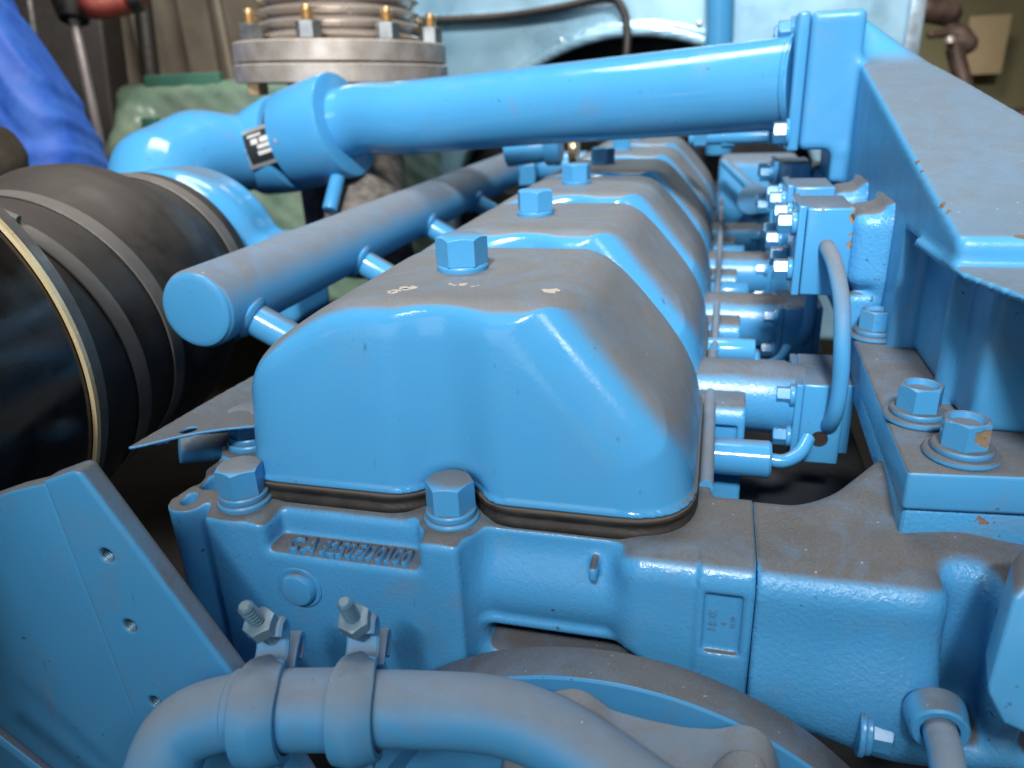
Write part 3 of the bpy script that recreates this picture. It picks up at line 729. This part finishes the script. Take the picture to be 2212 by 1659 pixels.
cp = obj('charge_air_pipe', tube(spline([pend, c0 + cdir * 0.17, at(880, 255, .915), at(1150, 230, .855), PR], 12), [0.0445, 0.0432, 0.0425, 0.0425], 64, True), 'pipe', ENG)
lab(cp, 'long glossy blue pipe crossing above the valve covers')
obj('pipe_bead', lathe(PR - unit(PR - at(1600, 190, .745)) * 0.004, PR - at(1600, 190, .745), [(0, .0425), (.002, .0445), (.005, .0445)], 64), 'pipe', cp)
# name plate on the collar
nx = unit(at(620, 285, .95) - at(545, 312, .97)); nc = at(583, 313, .955)
rad = nc - (c0 + cdir * ((nc - c0) @ cdir)); axp = c0 + cdir * ((nc - c0) @ cdir); vv = CAM - axp; nn = unit(unit(vv - cdir * (vv @ cdir)) + np.array((0, 0, .12))); nn = unit(nn - cdir * (nn @ cdir)); nyv = unit(np.cross(nn, cdir)); base = c0 + cdir * ((nc - c0) @ cdir) + nn * 0.0625
axc = c0 + cdir * ((nc - c0) @ cdir)
if nyv[2] < 0: nyv = -nyv
def curved(x0, x1, y0, y1, r, th=0.0012):          # plate bent round the collar; y = arc length
    V, Fc = [], []; n_ = 10
    for k in range(n_ + 1):
        a_ = (y0 + (y1 - y0) * k / n_) / 0.064; q = nn * math.cos(a_) + nyv * math.sin(a_)
        for x, rr_ in ((x0, r), (x1, r), (x1, r + th), (x0, r + th)): V.append(axc + cdir * x + q * rr_)
    for k in range(n_):
        for j in range(4): Fc.append([k * 4 + j, k * 4 + (j + 1) % 4, k * 4 + 4 + (j + 1) % 4, k * 4 + 4 + j])
    Fc += [[0, 1, 2, 3][::-1], [n_ * 4 + j for j in range(4)]]
    return mesh(V, Fc, True, 25)
npl = obj('name_plate', curved(-0.030, 0.026, -0.024, 0.024, 0.0632), 'plateno', turbo)
obj('plate_field', curved(-0.0245, 0.0205, -0.019, 0.019, 0.0644, 0.0003), 'black', npl)
for (a, b, c, d_) in ((-0.014, -0.003, 0.004, 0.0105), (0.000, 0.0185, 0.004, 0.0105), (-0.006, 0.019, -0.0025, 0.0022), (-0.008, 0.019, -0.0100, -0.0052), (-0.018, 0.004, 0.0130, 0.0160)):
    obj('blank_field', curved(a, b, c, d_, 0.0647, 0.0003), 'white', npl)
obj('rivet', rod(axc + cdir * -0.027 + nn * .0635, axc + cdir * -0.027 + nn * .0660, 0.0028, 16), 'plateno', npl)
obj('rivet', rod(axc + cdir * 0.0235 + nn * .0635, axc + cdir * 0.0235 + nn * .0660, 0.0022, 16), 'plateno', npl)
obj('drain_stub', rod(at(735, 360, .965), at(712, 455, .945), 0.0095), 'fit', turbo)
obj('exhaust_lagging', tube(spline([at(800, 300, 1.15), at(800, 380, 1.08), at(790, 470, 1.02), at(800, 560, 1.0)], 8), [0.050, 0.05, 0.055, 0.06]), 'wrap', ENG)
lab([o for o in ENG.children if o.name.startswith('exhaust_lagging')][0], 'grey woven lagging round the exhaust')

# front coolant hose with two clamps
HP = [at(340, 1760, .325), at(352, 1660, .327), at(400, 1575, .332), (0, 0, 0), at(720, 1530, .330), at(900, 1532, .328), at(1070, 1545, .325), at(1200, 1592, .320), at(1345, 1690, .310), at(1490, 1800, .300)]
HP[3] = at(520, 1535, .333)
ho = obj('coolant_hose', tube(spline(HP, 12), 0.0162, 44), 'hose', ENG)
lab(ho, 'bent blue painted hose held by two clamps')
hx = unit(at(900, 1532, .328) - at(520, 1535, .333))
obj('hose_sleeve', lathe(at(505, 1534, .3335), hx, [(0, .0166), (.001, .0176), (.062, .0176), (.0632, .0166)], 48), 'hose', ho)
def clamp(u, v, d, tilt):
    c = at(u, v, d); ax = hx; up = unit(np.array((0, 0, 1)) - ax * ax[2]); fr = np.cross(ax, up)
    if fr[1] < 0: fr = -fr                                              # fr points away from the viewer
    rr = 0.0200
    pt = lambda ang, r: c + (up * math.sin(ang) - fr * math.cos(ang)) * r
    a0, a1 = math.radians(-64), math.radians(128)
    # crowned front half of the clamp, narrowing towards its ear
    V, Fc = [], []; NS = 34
    sec = [(-1, -.0020), (-1, .0022), (-.94, .0029), (-.08, .0044), (.06, .0042), (.95, .0012), (1, .0006), (1, -.0020)]
    for k in range(NS + 1):
        f_ = k / NS; an = a0 + (a1 - a0) * f_; hw = 0.0098 - 0.0026 * max(0, (f_ - 0.72) / 0.28)
        for (x, y) in sec: V.append(pt(an, rr + y) + ax * (x * hw))
    n_ = len(sec)
    for k in range(NS):
        for q in range(n_): Fc.append([k * n_ + q, k * n_ + (q + 1) % n_, (k + 1) * n_ + (q + 1) % n_, (k + 1) * n_ + q])
    Fc.append(list(range(n_))[::-1]); Fc.append([NS * n_ + q for q in range(n_)])
    b = obj('clamp_half', (V, [f[::-1] for f in Fc]), 'hose', ho)
    top = pt(a1, rr + 0.001); out = unit(top - c); t = unit(pt(a1 + .02, rr) - pt(a1 - .02, rr))
    # looped ear that the nut bears on
    E = spline([top - t * 0.004 - out * 0.0005, top + t * 0.0005 + out * 0.002, top + t * 0.0015 + out * 0.008, top + t * 0.0005 + out * 0.0145, top - t * 0.0035 + out * 0.0180, top - t * 0.0075 + out * 0.0165, top - t * 0.0088 + out * 0.0110], 4)
    obj('clamp_ear', strap(E, ax, 0.0152, 0.0036, 0.0012), 'hose', b)
    b0, b1 = math.radians(150), math.radians(300)
    Q = [pt(b1 + (b0 - b1) * k / 26, rr) for k in range(27)]
    t2 = unit(Q[-1] - Q[-2]); o2 = unit(Q[-1] - c)
    Q += spline([Q[-1] + o2 * 0.002, Q[-1] + o2 * 0.008, Q[-1] + o2 * 0.0145 - t2 * 0.001, Q[-1] + o2 * 0.0165 - t2 * 0.005, Q[-1] + o2 * 0.0135 - t2 * 0.0085, Q[-1] + o2 * 0.006 - t2 * 0.0082], 4)
    obj('clamp_half', strap(Q, ax, 0.0172, 0.0030), 'hose', ho)
    m = top + out * 0.0105; bd = unit(-t + up * 1.35 + ax * tilt)
    obj('clamp_bolt', thread(m - bd * 0.018, bd, 0.0036, 0.018 + 0.0285, 0.0021), 'clampsteel', ho)
    obj('clamp_nut', hexhead(m + bd * 0.0092, bd, 0.0132, 0.0064, 0.3), 'clampsteel', ho)
    e0 = pt(math.radians(-67), rr + .001); obj('clamp_hook', rod(e0 - ax * .006, e0 + ax * .006, 0.0052, 20), 'hose', ho)
    for k, ch in enumerate('10085-'):                                   # stamped number following the band
        an = math.radians(-30 + k * 13.5); tm = textmesh(ch, 0.0048, 0.0003)
        tang = unit(pt(an + .01, rr) - pt(an - .01, rr))
        obj('stamped_numeral', lay(tm, pt(an, rr + 0.0018) - ax * 0.0040, tang, -ax), 'hose', b)
clamp(578, 1537, 0.332, -0.30); clamp(778, 1531, 0.330, -0.16)

# front pulley
pcx, pcz, pr_ = 0.105, -0.325, 0.162
pu = obj('pulley', lathe((pcx, -0.118, pcz), (0, -1, 0), [(0, pr_ - .004), (.001, pr_), (.0215, pr_), (.0225, pr_ - .0015), (.0228, pr_ - .020), (.010, pr_ - .030), (.009, .06), (.028, .055), (.028, .02)], 120), 'plate', ENG)
hub = [on(u, v, 1, -0.1440) for u, v in ((1236, 1478), (1268, 1486), (1298, 1506), (1325, 1526), (1394, 1545), (1479, 1563), (1543, 1566), (1600, 1556), (1640, 1566), (1668, 1590), (1684, 1640), (1690, 1760), (1060, 1760), (1100, 1560), (1170, 1490))]
lb = obj('pulley_hub_casting', prism(hub, (0.004, -0.050, -0.034), 0.0045, 4), 'dusty', pu)
hub2 = [on(u, v, 1, -0.160) for u, v in ((1540, 1640), (1575, 1612), (1625, 1608), (1660, 1635), (1672, 1760), (1480, 1760))]
obj('pulley_hub_boss', prism(hub2, (0.0, -0.022, -0.016), 0.006, 4), 'dusty', pu)

# ------------------------------------------------------------------ front support plate at the lower left
yF = -0.186
SP = empty('support_bracket', on(330, 1659, 1, yF), 'sky-blue folded steel support plate with threaded holes at lower left', 'bracket')
F1 = [on(u, v, 1, yF) for u, v in ((96, 1042), (150, 1022), (160, 1020), (168, 1024), (560, 1545), (700, 1760), (375, 1760))]
holes = [on(u, v, 1, yF) for u, v in ((230, 1200), (280, 1352), (335, 1517))]
def poly_sd(P, poly):       # exact distance to a polygon in the x-z plane
    x, z = P[..., 0], P[..., 2]; d = np.full(x.shape, 1e9); sgn = np.ones(x.shape)
    n = len(poly)
    for i in range(n):
        a, b = poly[i], poly[i - 1]
        ex, ez_ = b[0] - a[0], b[2] - a[2]; wx, wz = x - a[0], z - a[2]
        t = np.clip((wx * ex + wz * ez_) / (ex * ex + ez_ * ez_), 0, 1)
        d = np.minimum(d, (wx - ex * t) ** 2 + (wz - ez_ * t) ** 2)
        c1 = z >= a[2]; c2 = z < b[2]; c3 = ex * wz > ez_ * wx
        fl = (c1 & c2 & c3) | (~c1 & ~c2 & ~c3); sgn = np.where(fl, -sgn, sgn)
    return sgn * np.sqrt(d)
def sup_sdf(P):
    d = smax(poly_sd(P, F1) - 0.001, np.abs(P[..., 1] - (yF + 0.0055)) - 0.0055, 0.0022)
    for h in holes: d = smax(d, -(np.hypot(P[..., 0] - h[0], P[..., 2] - h[2]) - 0.0036), 0.0010)
    return d
b0 = np.min(F1, axis=0) - 0.003; b1 = np.max(F1, axis=0) + 0.003; b0[1] = yF - 0.003; b1[1] = yF + 0.014
obj('front_panel', sdf_mesh(sup_sdf, b0, b1, 0.0011), 'plate', SP)
for h in holes:
    prof = []
    for k in range(9): prof += [(k * .0011, .0036), (k * .0011 + .00055, .0031)]
    V, Fc = lathe((h[0], yF + .0004, h[2]), (0.05, 1, 0), prof, 24, cap=(False, False)); Fc = [q[::-1] for q in Fc]
    obj('threaded_hole', (V, Fc), 'clampsteel', SP)
B1 = [on(-90, 1100, 1, yF + .010), on(20, 1062, 1, yF + .004), on(96, 1044, 1, yF + .0006), on(375, 1760, 1, yF + .0006), on(-90, 1760, 1, yF + .022)]
obj('side_panel', prism(B1, (0.004, 0.008, 0.002), 0.0015), 'plate', SP)
obj('lower_edge', prism([on(-80, 1548, 1, yF - .02), on(-80, 1528, 1, yF - .02), on(140, 1700, 1, yF - .02), on(140, 1722, 1, yF - .02)], (0, 0.004, 0), 0.0010), 'plate', SP)
sb = on(8, 1465, 1, yF + .018)
obj('rivet', lathe(sb, (-.2, -1, 0), [(0, .0062), (.003, .0060), (.0035, .0042), (.0028, .0036), (.0042, .0030)], 24), 'fit', SP)
# ------------------------------------------------------------------ black air cleaner and rubber inlet hose
AC = empty('air_cleaner', TC - tdir * 0.1 - np.array((0, 0, 0.13)), 'glossy black air cleaner canister with a cream glint painted on its steel rim on the left', 'air cleaner')
RR = 0.1300 * KS
obj('canister', lathe(TC, -tdir, [(0.0, RR * .985), (.001, RR), (.010, RR + .0005), (.26, RR + .006), (.27, RR)], 120), 'canister', AC)
obj('rim', lathe(TC + tdir * 0.0002, -tdir, [(-0.0026, RR - .002), (-0.0020, RR + .0026), (.0020, RR + .0030), (.0026, RR + .0006)], 120, cap=(False, False)), 'rim', AC)
obj('end_ring', lathe(TC + tdir * 0.0012, tdir, [(0, RR + .001), (.015, RR - .002), (.017, RR - .005), (.018, RR - .016)], 120), 'strapgrey', AC)
RH = empty('inlet_hose', TC + tdir * 0.13 - np.array((0, 0, 0.11)), 'thick black rubber hose between the air cleaner and the turbocharger', 'hose')
TH = CAM + (np.array((-0.2974, -0.1351, -0.0600)) - CAM) * KS; tdir = unit(TA - TH)
hp = [(-0.004, .104), (.03, .104), (.040, .1035), (.075, .101), (.085, .1008), (.12, .099), (.135, .1005), (.155, .106), (.175, .1085), (.195, .106), (.213, .098), (.228, .090), (.240, .086), (.25, .0850), (.275, .0845)]
hp = [(a * KS, r * KS) for a, r in hp]
hh = []
for i in range(len(hp) - 1):
    for k in range(4):
        a = k / 4; hh.append((hp[i][0] + (hp[i + 1][0] - hp[i][0]) * a, hp[i][1] + (hp[i + 1][1] - hp[i][1]) * a))
hh.append(hp[-1])
obj('hose_body', lathe(TH, tdir, hh, 120), 'rubber', RH)
for t0, r0 in ((0.070 * KS, .1030 * KS), (.116 * KS, .1008 * KS), (.248 * KS, .0868 * KS)):
    bb = obj('hose_clamp', lathe(TH + tdir * t0, tdir, [(0, r0 - .001), (.0006, r0), (.0150, r0), (.0156, r0 - .001)], 120, cap=(False, False)), 'strapgrey', RH)
aa, bbv, _ = frame(tdir)
for t0, r0, an in ((.074 * KS, .1040 * KS, 60), (.020 * KS, .1045 * KS, 68)):
    for a_ in (an,):
        dirv = np.array((0.42, 0.0, 0.90)) if an == 60 else np.array((0.30, 0, 0.95)); dirv = unit(dirv - tdir * (dirv @ tdir)); pp = TH + tdir * (t0 + .004) + dirv * r0
        tg = np.cross(tdir, dirv)
        obj('clamp_housing', box(pp, (0.0055, 0.008, 0.003), 0.0012, np.stack([tdir, tg, dirv], 1)), 'strapgrey', RH)
        obj('clamp_screw', rod(pp + dirv * .003 - tg * .010, pp + dirv * .003 + tg * .010, 0.0028, 16), 'strapgrey', RH)

# ------------------------------------------------------------------ exhaust bellows behind the turbocharger
BC = at(742, 152, 1.14); bup = unit(np.array((0.035, 0.02, 1.0)))
XB = empty('exhaust_bellows', BC - bup * 0.03, 'ribbed steel exhaust bellows standing on a bolted round flange', 'exhaust bellows')
prof = []
for k in range(20):
    z = 0.036 + k * 0.0165
    prof += [(z, .103), (z + .003, .1065), (z + .006, .1165), (z + .0082, .119), (z + .0105, .1165), (z + .0135, .1065)]
obj('bellows', lathe(BC, bup, prof, 72), 'bellows', XB)
obj('upper_flange', lathe(BC, bup, [(0.0085, .156), (.0095, .158), (.034, .158), (.0355, .156)], 72), 'flange', XB)
obj('lower_flange', lathe(BC, bup, [(-0.019, .152), (-.018, .1595), (.0045, .1600), (.006, .158)], 72), 'flange', XB)
obj('flange_gasket', lathe(BC, bup, [(0.0055, .150), (.009, .150)], 48), 'dark', XB)
ba, bb2, _ = frame(bup)
for k in range(8):
    th = math.radians(9 + 45 * k); o = BC + (ba * math.cos(th) + bb2 * math.sin(th)) * 0.1385
    obj('flange_bolt', thread(o - bup * 0.02, bup, 0.0085, 0.095, 0.003, 18), 'gold', XB)
    obj('flange_nut', hexhead(o + bup * 0.037, bup, 0.029, 0.021, 0.3 + k), 'steel', XB)
    obj('flange_bolt_head', hexhead(o - bup * 0.019, -bup, 0.027, 0.016, 0.2 + k), 'gold', XB)
obj('exhaust_neck', lathe(BC - bup * 0.019, -bup, [(0, .085), (.10, .085), (.22, .080)], 48), 'wrap', XB)

# ------------------------------------------------------------------ radiator and its cowl
M['cowl'] = plain('blue_galvanised_cowl', (0.28, 0.53, 0.71, 1), (0.36, 0.58, 0.73, 1), rough=0.33, metal=0.55, scale=4, bump=0.05, bscale=60)
M['cowl2'] = plain('pale_cowl_edge', (0.55, 0.68, 0.78, 1), (0.45, 0.60, 0.74, 1), rough=0.28, metal=0.7, scale=14)
yR = 1.55
RA = empty('radiator', on(1500, 300, 1, yR) - np.array((0, 0, 0.8)), 'pale blue radiator cowl with a round fan opening behind the engine', 'radiator')
def cowl_sdf(P):
    X, Y, Z = P[..., 0], P[..., 1], P[..., 2]
    a, b = on(885, 0, 1, yR), on(1985, 60, 1, yR)
    d = sbox(P, (a[0], yR, -0.55), (b[0], yR + 0.03, 0.80), 0.004)
    c = on(1362, 80, 1, yR); rr = np.hypot(X - c[0], Z - c[2] + 0.47)
    d = cut(d, rr - 0.470, 0.002)
    ring = smax(np.abs(rr - 0.483) - 0.013, np.abs(Y - yR + 0.010) - 0.014, 0.004)
    return smin(d, ring, 0.004)
ca = on(885, 0, 1, yR); cb = on(1985, 60, 1, yR)
obj('cowl_panel', sdf_mesh(cowl_sdf, (ca[0] - .02, yR - .04, -0.58), (cb[0] + .02, yR + .045, 0.62), 0.009), 'cowl', RA)
q0, q1 = on(1968, 0, 1, yR - .03), on(1985, 130, 1, yR - .03)
obj('cowl_edge', box(((q0[0] + q1[0]) / 2, yR - .015, 0.1), (0.016, 0.012, 0.55), 0.003), 'cowl2', RA)
obj('cowl_fold', strap([on(u, v, 1, yR - .006) for u, v in ((890, 42), (1100, 30), (1345, 5))], (0, 1, 0), 0.012, 0.012), 'cowl2', RA)
obj('core', box((on(1362, 320, 1, yR)[0], yR + 0.14, 0.1), (0.62, 0.05, 0.6), 0.004), 'dark', RA)
cb_ = obj('cable', tube(spline([on(900, 45, 1, yR - .03), on(1060, 38, 1, yR - .03), on(1200, 18, 1, yR - .035), on(1310, -5, 1, yR - .04), on(1345, 20, 1, yR - .05), on(1355, 75, 1, yR - .06), on(1352, 140, 1, yR - .07), on(1350, 250, 1, yR - .07)], 8), 0.0095, 12), 'rubber', RA)
for u, v in ((1212, 88), (1510, 52), (1122, 30), (1752, 62), (1340, 68)):
    obj('cowl_screw', hexhead(on(u, v, 1, yR - .002), (0, -1, 0), 0.012, 0.006, 0.2), 'steel', RA)
vp = obj('header_pipe', tube([on(1556, -260, 1, yR - .10), on(1556, 20, 1, yR - .10), on(1553, 140, 1, yR - .10), on(1552, 330, 1, yR - .09)], 0.030, 28), 'pipe', RA)
fanc = on(1362, 80, 1, yR + .06) - np.array((0, 0, 0.47))
fn = obj('fan', rod(fanc, fanc + np.array((0, -.05, 0)), 0.06), 'black', RA)
for k in range(7):
    th = 2 * math.pi * k / 7 + 0.3; dv = np.array((math.cos(th), 0, math.sin(th))); sv = np.array((-math.sin(th), 0.6, math.cos(th)))
    obj('fan_blade', prism([fanc + dv * .055 - sv * .04, fanc + dv * .055 + sv * .04, fanc + dv * .44 + sv * .06, fanc + dv * .44 - sv * .06], (0.0, .003, 0), 0.001, 1), 'black', fn)

# pieces glimpsed under the big pipe at the far end of the engine
g0 = on(1610, 395, 1, 0.80)
FP = obj('fuel_pump', box(g0 + np.array((0.02, 0.05, -0.02)), (0.060, 0.05, 0.055), 0.012), 'rail', ENG)
for k in range(3):
    a = on(1560 + 22 * k, 345 + 22 * k, 1, 0.745); b = on(1620 + 22 * k, 405 + 16 * k, 1, 0.745)
    obj('pump_rib', rod(a, b, 0.0065, 16), 'rail', FP)
obj('pump_cap', rod(on(1640, 440, 1, .75), on(1625, 430, 1, .72), 0.022), 'rail', FP)
up = obj('return_pipe', rod(on(1490, 300, 1, 0.62), on(1700, 292, 1, 0.60), 0.0085), 'fit', ENG)
for u in (1500, 1560):
    obj('union_nut', hexhead(on(u, 297, 1, .618), (1, 0, 0), 0.024, 0.016, 0.2), 'fit', up)
gv = obj('vent_fitting', rod(on(1095, 330, 1, 0.66), on(1180, 318, 1, 0.66), 0.020), 'fit', ENG)
obj('union_nut', hexhead(on(1180, 318, 1, .66), (1, 0, 0), 0.046, 0.022, 0.2), 'fit', gv)
obj('brass_ring', rod(on(1232, 325, 1, .64), on(1248, 325, 1, .64), 0.020), 'gold', gv)

# ------------------------------------------------------------------ background: wall, floor, stored things
def structure(o): o['kind'] = 'structure'; return o
M['wall'] = plain('olive_wall', (0.215, 0.200, 0.105, 1), (0.185, 0.172, 0.092, 1), rough=0.85, scale=3, bump=0.1, bscale=40)
M['floor'] = plain('shade_dark_floor', (0.030, 0.028, 0.027, 1), (0.018, 0.017, 0.017, 1), rough=0.85, scale=5)  # darkened so the gaps down to the floor look deep in shade
M['tarp'] = plain('blue_tarpaulin', (0.020, 0.115, 0.62, 1), (0.05, 0.19, 0.72, 1), rough=0.60, scale=26, bump=0.35, bscale=120)
M['curtain'] = plain('grey_brown_drape', (0.24, 0.21, 0.165, 1), (0.15, 0.13, 0.105, 1), rough=0.8, scale=5)
M['rod'] = plain('dull_steel_rod', (0.30, 0.27, 0.27, 1), (0.22, 0.20, 0.20, 1), rough=0.45, metal=0.3)
M['cab'] = plain('black_cabinet', (0.016, 0.014, 0.013, 1), (0.024, 0.020, 0.018, 1), rough=0.6)
M['green'] = plain('green_machine', (0.055, 0.17, 0.115, 1), (0.04, 0.13, 0.09, 1), rough=0.5, scale=12)
M['film'] = plain('stretch_film', (0.26, 0.33, 0.25, 1), (0.12, 0.21, 0.15, 1), rough=0.22, scale=10, bump=0.6, bscale=40)
M['card'] = plain('cardboard', (0.52, 0.40, 0.24, 1), (0.47, 0.36, 0.21, 1), rough=0.8, scale=8)
M['redh'] = plain('red_hose', (0.30, 0.045, 0.03, 1), (0.22, 0.03, 0.02, 1), rough=0.6)
M['rust'] = plain('dark_rusty_iron', (0.05, 0.032, 0.025, 1), (0.11, 0.07, 0.055, 1), rough=0.6, scale=25, metal=0.3)
M['sack'] = plain('olive_sack', (0.055, 0.045, 0.028, 1), (0.03, 0.024, 0.018, 1), rough=0.9, scale=18, bump=0.5, bscale=60)
structure(obj('wall', box((0.3, 4.0, 1.0), (6, 0.06, 2.2), 0.0), 'wall'))
structure(obj('floor', box((0, 1.0, -1.23), (6, 6, 0.03), 0.0), 'floor'))
def folds(name, p0, p1, h0, h1, n, amp, mat, parent=None, thick=0.01, seed=1):
    """hanging sheet with uneven vertical folds"""
    rnd = random.Random(seed); ph = [rnd.uniform(0, 6.28) for _ in range(5)]
    p0, p1 = np.array(p0, float), np.array(p1, float); d = unit(p1 - p0); nn_ = np.array((d[1], -d[0], 0)); L = np.linalg.norm(p1 - p0); V, Fc = [], []
    rows = 12
    for i in range(n + 1):
        for j in range(rows + 1):
            t = i / n; z = j / rows
            off = amp * (math.sin(t * L * 38 + ph[0]) + 0.6 * math.sin(t * L * 67 + ph[1] + z * 1.2) + 0.4 * math.sin(t * L * 21 + ph[2] - z)) * (0.5 + 0.5 * z)
            V.append(p0 + (p1 - p0) * t + nn_ * off + np.array((0, 0, h0 + (h1 - h0) * z)))
    k = len(V)
    for v in list(V): V.append(v + nn_ * -thick)
    R = rows + 1
    for i in range(n):
        for j in range(rows):
            a = i * R + j; Fc.append([a, a + R, a + R + 1, a + 1]); Fc.append([k + a, k + a + 1, k + a + R + 1, k + a + R])
    return obj(name, (V, Fc), mat, parent)
dl, dr = at(330, 60, 2.5), at(900, 60, 2.5)
cur = folds('drape', (dl[0] - 1.6, dl[1], 0), (dr[0] + 0.3, dr[1], 0), -0.6, 1.2, 220, 0.05, 'curtain', None, 0.01, 3)
tag(cur, 'brown-grey hanging drape with vertical folds behind the bellows', 'drape')
# black cabinet with a steel rod
c1 = at(190, 150, 1.75)
CB = empty('black_cabinet', (c1[0], c1[1], -1.2), 'tall black cabinet with a slim steel rod behind the tarpaulin', 'cabinet')
obj('cabinet_body', prism([at(-260, 700, 1.9), at(300, 700, 1.9), at(215, 10, 1.9), at(205, -200, 1.9), at(-260, -200, 1.9)], (-0.02, 0.10, 0.0), 0.01), 'cab', CB)
obj('rod', rod(at(155, 20, 1.62), at(228, 370, 1.62), 0.0105, 16), 'rod', CB)
obj('rod_holder', lathe(at(152, -60, 1.62), at(160, 45, 1.62) - at(152, -60, 1.62), [(0, .045), (.06, .045), (.105, .030)], 24), 'rubber', CB)
obj('thin_rod', rod(at(62, -10, 1.6), at(82, 130, 1.6), 0.006, 10), 'band', CB)
rh = obj('red_hose', tube(spline([at(190, 2, 1.6), at(205, 18, 1.6), at(250, 14, 1.62), at(290, 0, 1.65), at(310, -40, 1.65)], 8), 0.022, 18), 'redh')
tag(rh, 'short dull red hose hanging at the top left', 'hose')
obj('hose_ring', rod(at(280, 5, 1.63), at(300, -4, 1.63), 0.026, 18), 'rubber', rh)
pole = obj('dark_post', rod(at(300, -60, 2.2), at(345, 330, 2.2), 0.026, 20), 'cab'); tag(pole, 'dark slanted post in front of the drape', 'post')
lp_ = obj('light_post', rod(at(462, -30, 2.2), at(505, 190, 2.2), 0.011, 12), 'curtain'); tag(lp_, 'thin pale stake leaning before the drape', 'stake')
# blue tarpaulin over a stack
TP = []
tc0 = at(0, 400, 1.30); tr, tu, tf = ROT[:, 0], ROT[:, 1], -ROT[:, 2]
def tarp_sdf(P):
    w = P - tc0; a = w @ tr; b = w @ tu; c = w @ tf; k = F / 1.30
    px, py = a * k, 400 - b * k
    d = np.maximum(((px - 4) * 130 - (py - 60) * 95) / 161, -1e9)          # upper slanted hem
    d = smax(d, ((px - 98) * 240 - (py - 190) * 92) / 257, 30)
    d = smax(d, -(px + 300), 20) / k
    d = smax(d, np.abs(c - 0.10) - 0.10, 0.07)
    n_ = np.sin(b * 150 + 9 * np.sin(a * 25)) * np.sin(a * 40 + b * 22 + 1.0)
    return d - 0.0018 * n_ - 0.0025 * np.sin(b * 75 + a * 30 + 3 * np.sin(a * 31)) - 0.006 * np.sin(a * 26 + b * 9)
tl = at(-20, 420, 1.3)
tp = obj('blue_tarpaulin', sdf_mesh(tarp_sdf, tl - 0.42, tl + 0.38, 0.009), 'tarp'); tag(tp, 'bright blue crinkled tarpaulin bundle at the left edge', 'tarpaulin')
sk = None
def sack_sdf(P):
    d = scap(P, at(-40, 520, 1.08), at(-5, 330, 1.08), 0.070, 0.035)
    return d - 0.006 * np.sin(P[..., 2] * 70) * np.sin(P[..., 0] * 60 + 1)
sl_ = at(-20, 420, 1.08)
sk = obj('olive_sack', sdf_mesh(sack_sdf, sl_ - 0.24, sl_ + 0.2, 0.007), 'sack'); tag(sk, 'dark olive sack in front of the blue tarpaulin', 'sack')
# green crate under stretch film
GC = empty('wrapped_machine', at(420, 400, 1.75) - np.array((0, 0, 0.5)), 'green machine wrapped in cloudy stretch film behind the turbocharger', 'machine')
def film_sdf(P):
    a = at(430, 290, 1.8)
    d = sbox(P, a + np.array((-0.16, -0.08, -0.40)), a + np.array((0.50, 0.38, 0.118)), 0.03)
    d = smin(d, scap(P, at(300, 270, 1.74), at(270, 340, 1.72), 0.045), 0.06)
    w = np.sin(P[..., 0] * 90 + P[..., 2] * 120 + P[..., 1] * 50) * 0.0008
    return d + w
gl_ = at(430, 290, 1.8)
obj('film', sdf_mesh(film_sdf, gl_ + np.array((-0.32, -0.20, -0.46)), gl_ + np.array((0.58, 0.46, 0.20)), 0.010), 'film', GC)
obj('green_panel', box(at(400, 195, 1.70), (0.10, 0.01, 0.035), 0.004), 'green', GC)
obj('green_panel', box(at(328, 272, 1.66), (0.020, 0.01, 0.018), 0.004), 'green', GC)
# right background
cdp = on(2128, 98, 1, 3.80); 
cb2 = obj('cardboard_sheet', box(cdp, (0.085, 0.012, 0.125), 0.003), 'card'); tag(cb2, 'pale cardboard sheet on the olive wall', 'cardboard')
def junk_sdf(P):
    o = at(2060, 60, 2.2)
    d = scap(P, at(2000, 20, 2.2), at(2050, 30, 2.2), 0.035)
    d = smin(d, scap(P, at(2075, 75, 2.2), at(2090, 95, 2.2), 0.028), 0.02)
    d = smin(d, scap(P, at(2062, 110, 2.2), at(2085, 190, 2.2), 0.024), 0.02)
    d = smin(d, scap(P, at(2010, 75, 2.2), at(2060, 70, 2.2), 0.012), 0.02)
    return d
jl = at(2050, 90, 2.2)
jk = obj('iron_pump', sdf_mesh(junk_sdf, jl - 0.24, jl + 0.24, 0.008), 'rust'); tag(jk, 'dark rusty iron pump against the olive wall', 'pump')
obj('pump_flange', rod(at(2052, 82, 2.16), at(2052, 96, 2.16), 0.014), 'flange', jk)
gb = obj('iron_drum', lathe(at(2215, 262, 2.3) - np.array((0, 0, .3)), (0, 0, 1), [(0, .10), (.30, .10), (.33, .08), (.34, .03)], 32), 'rust'); tag(gb, 'dark rounded iron drum at the right edge', 'drum')
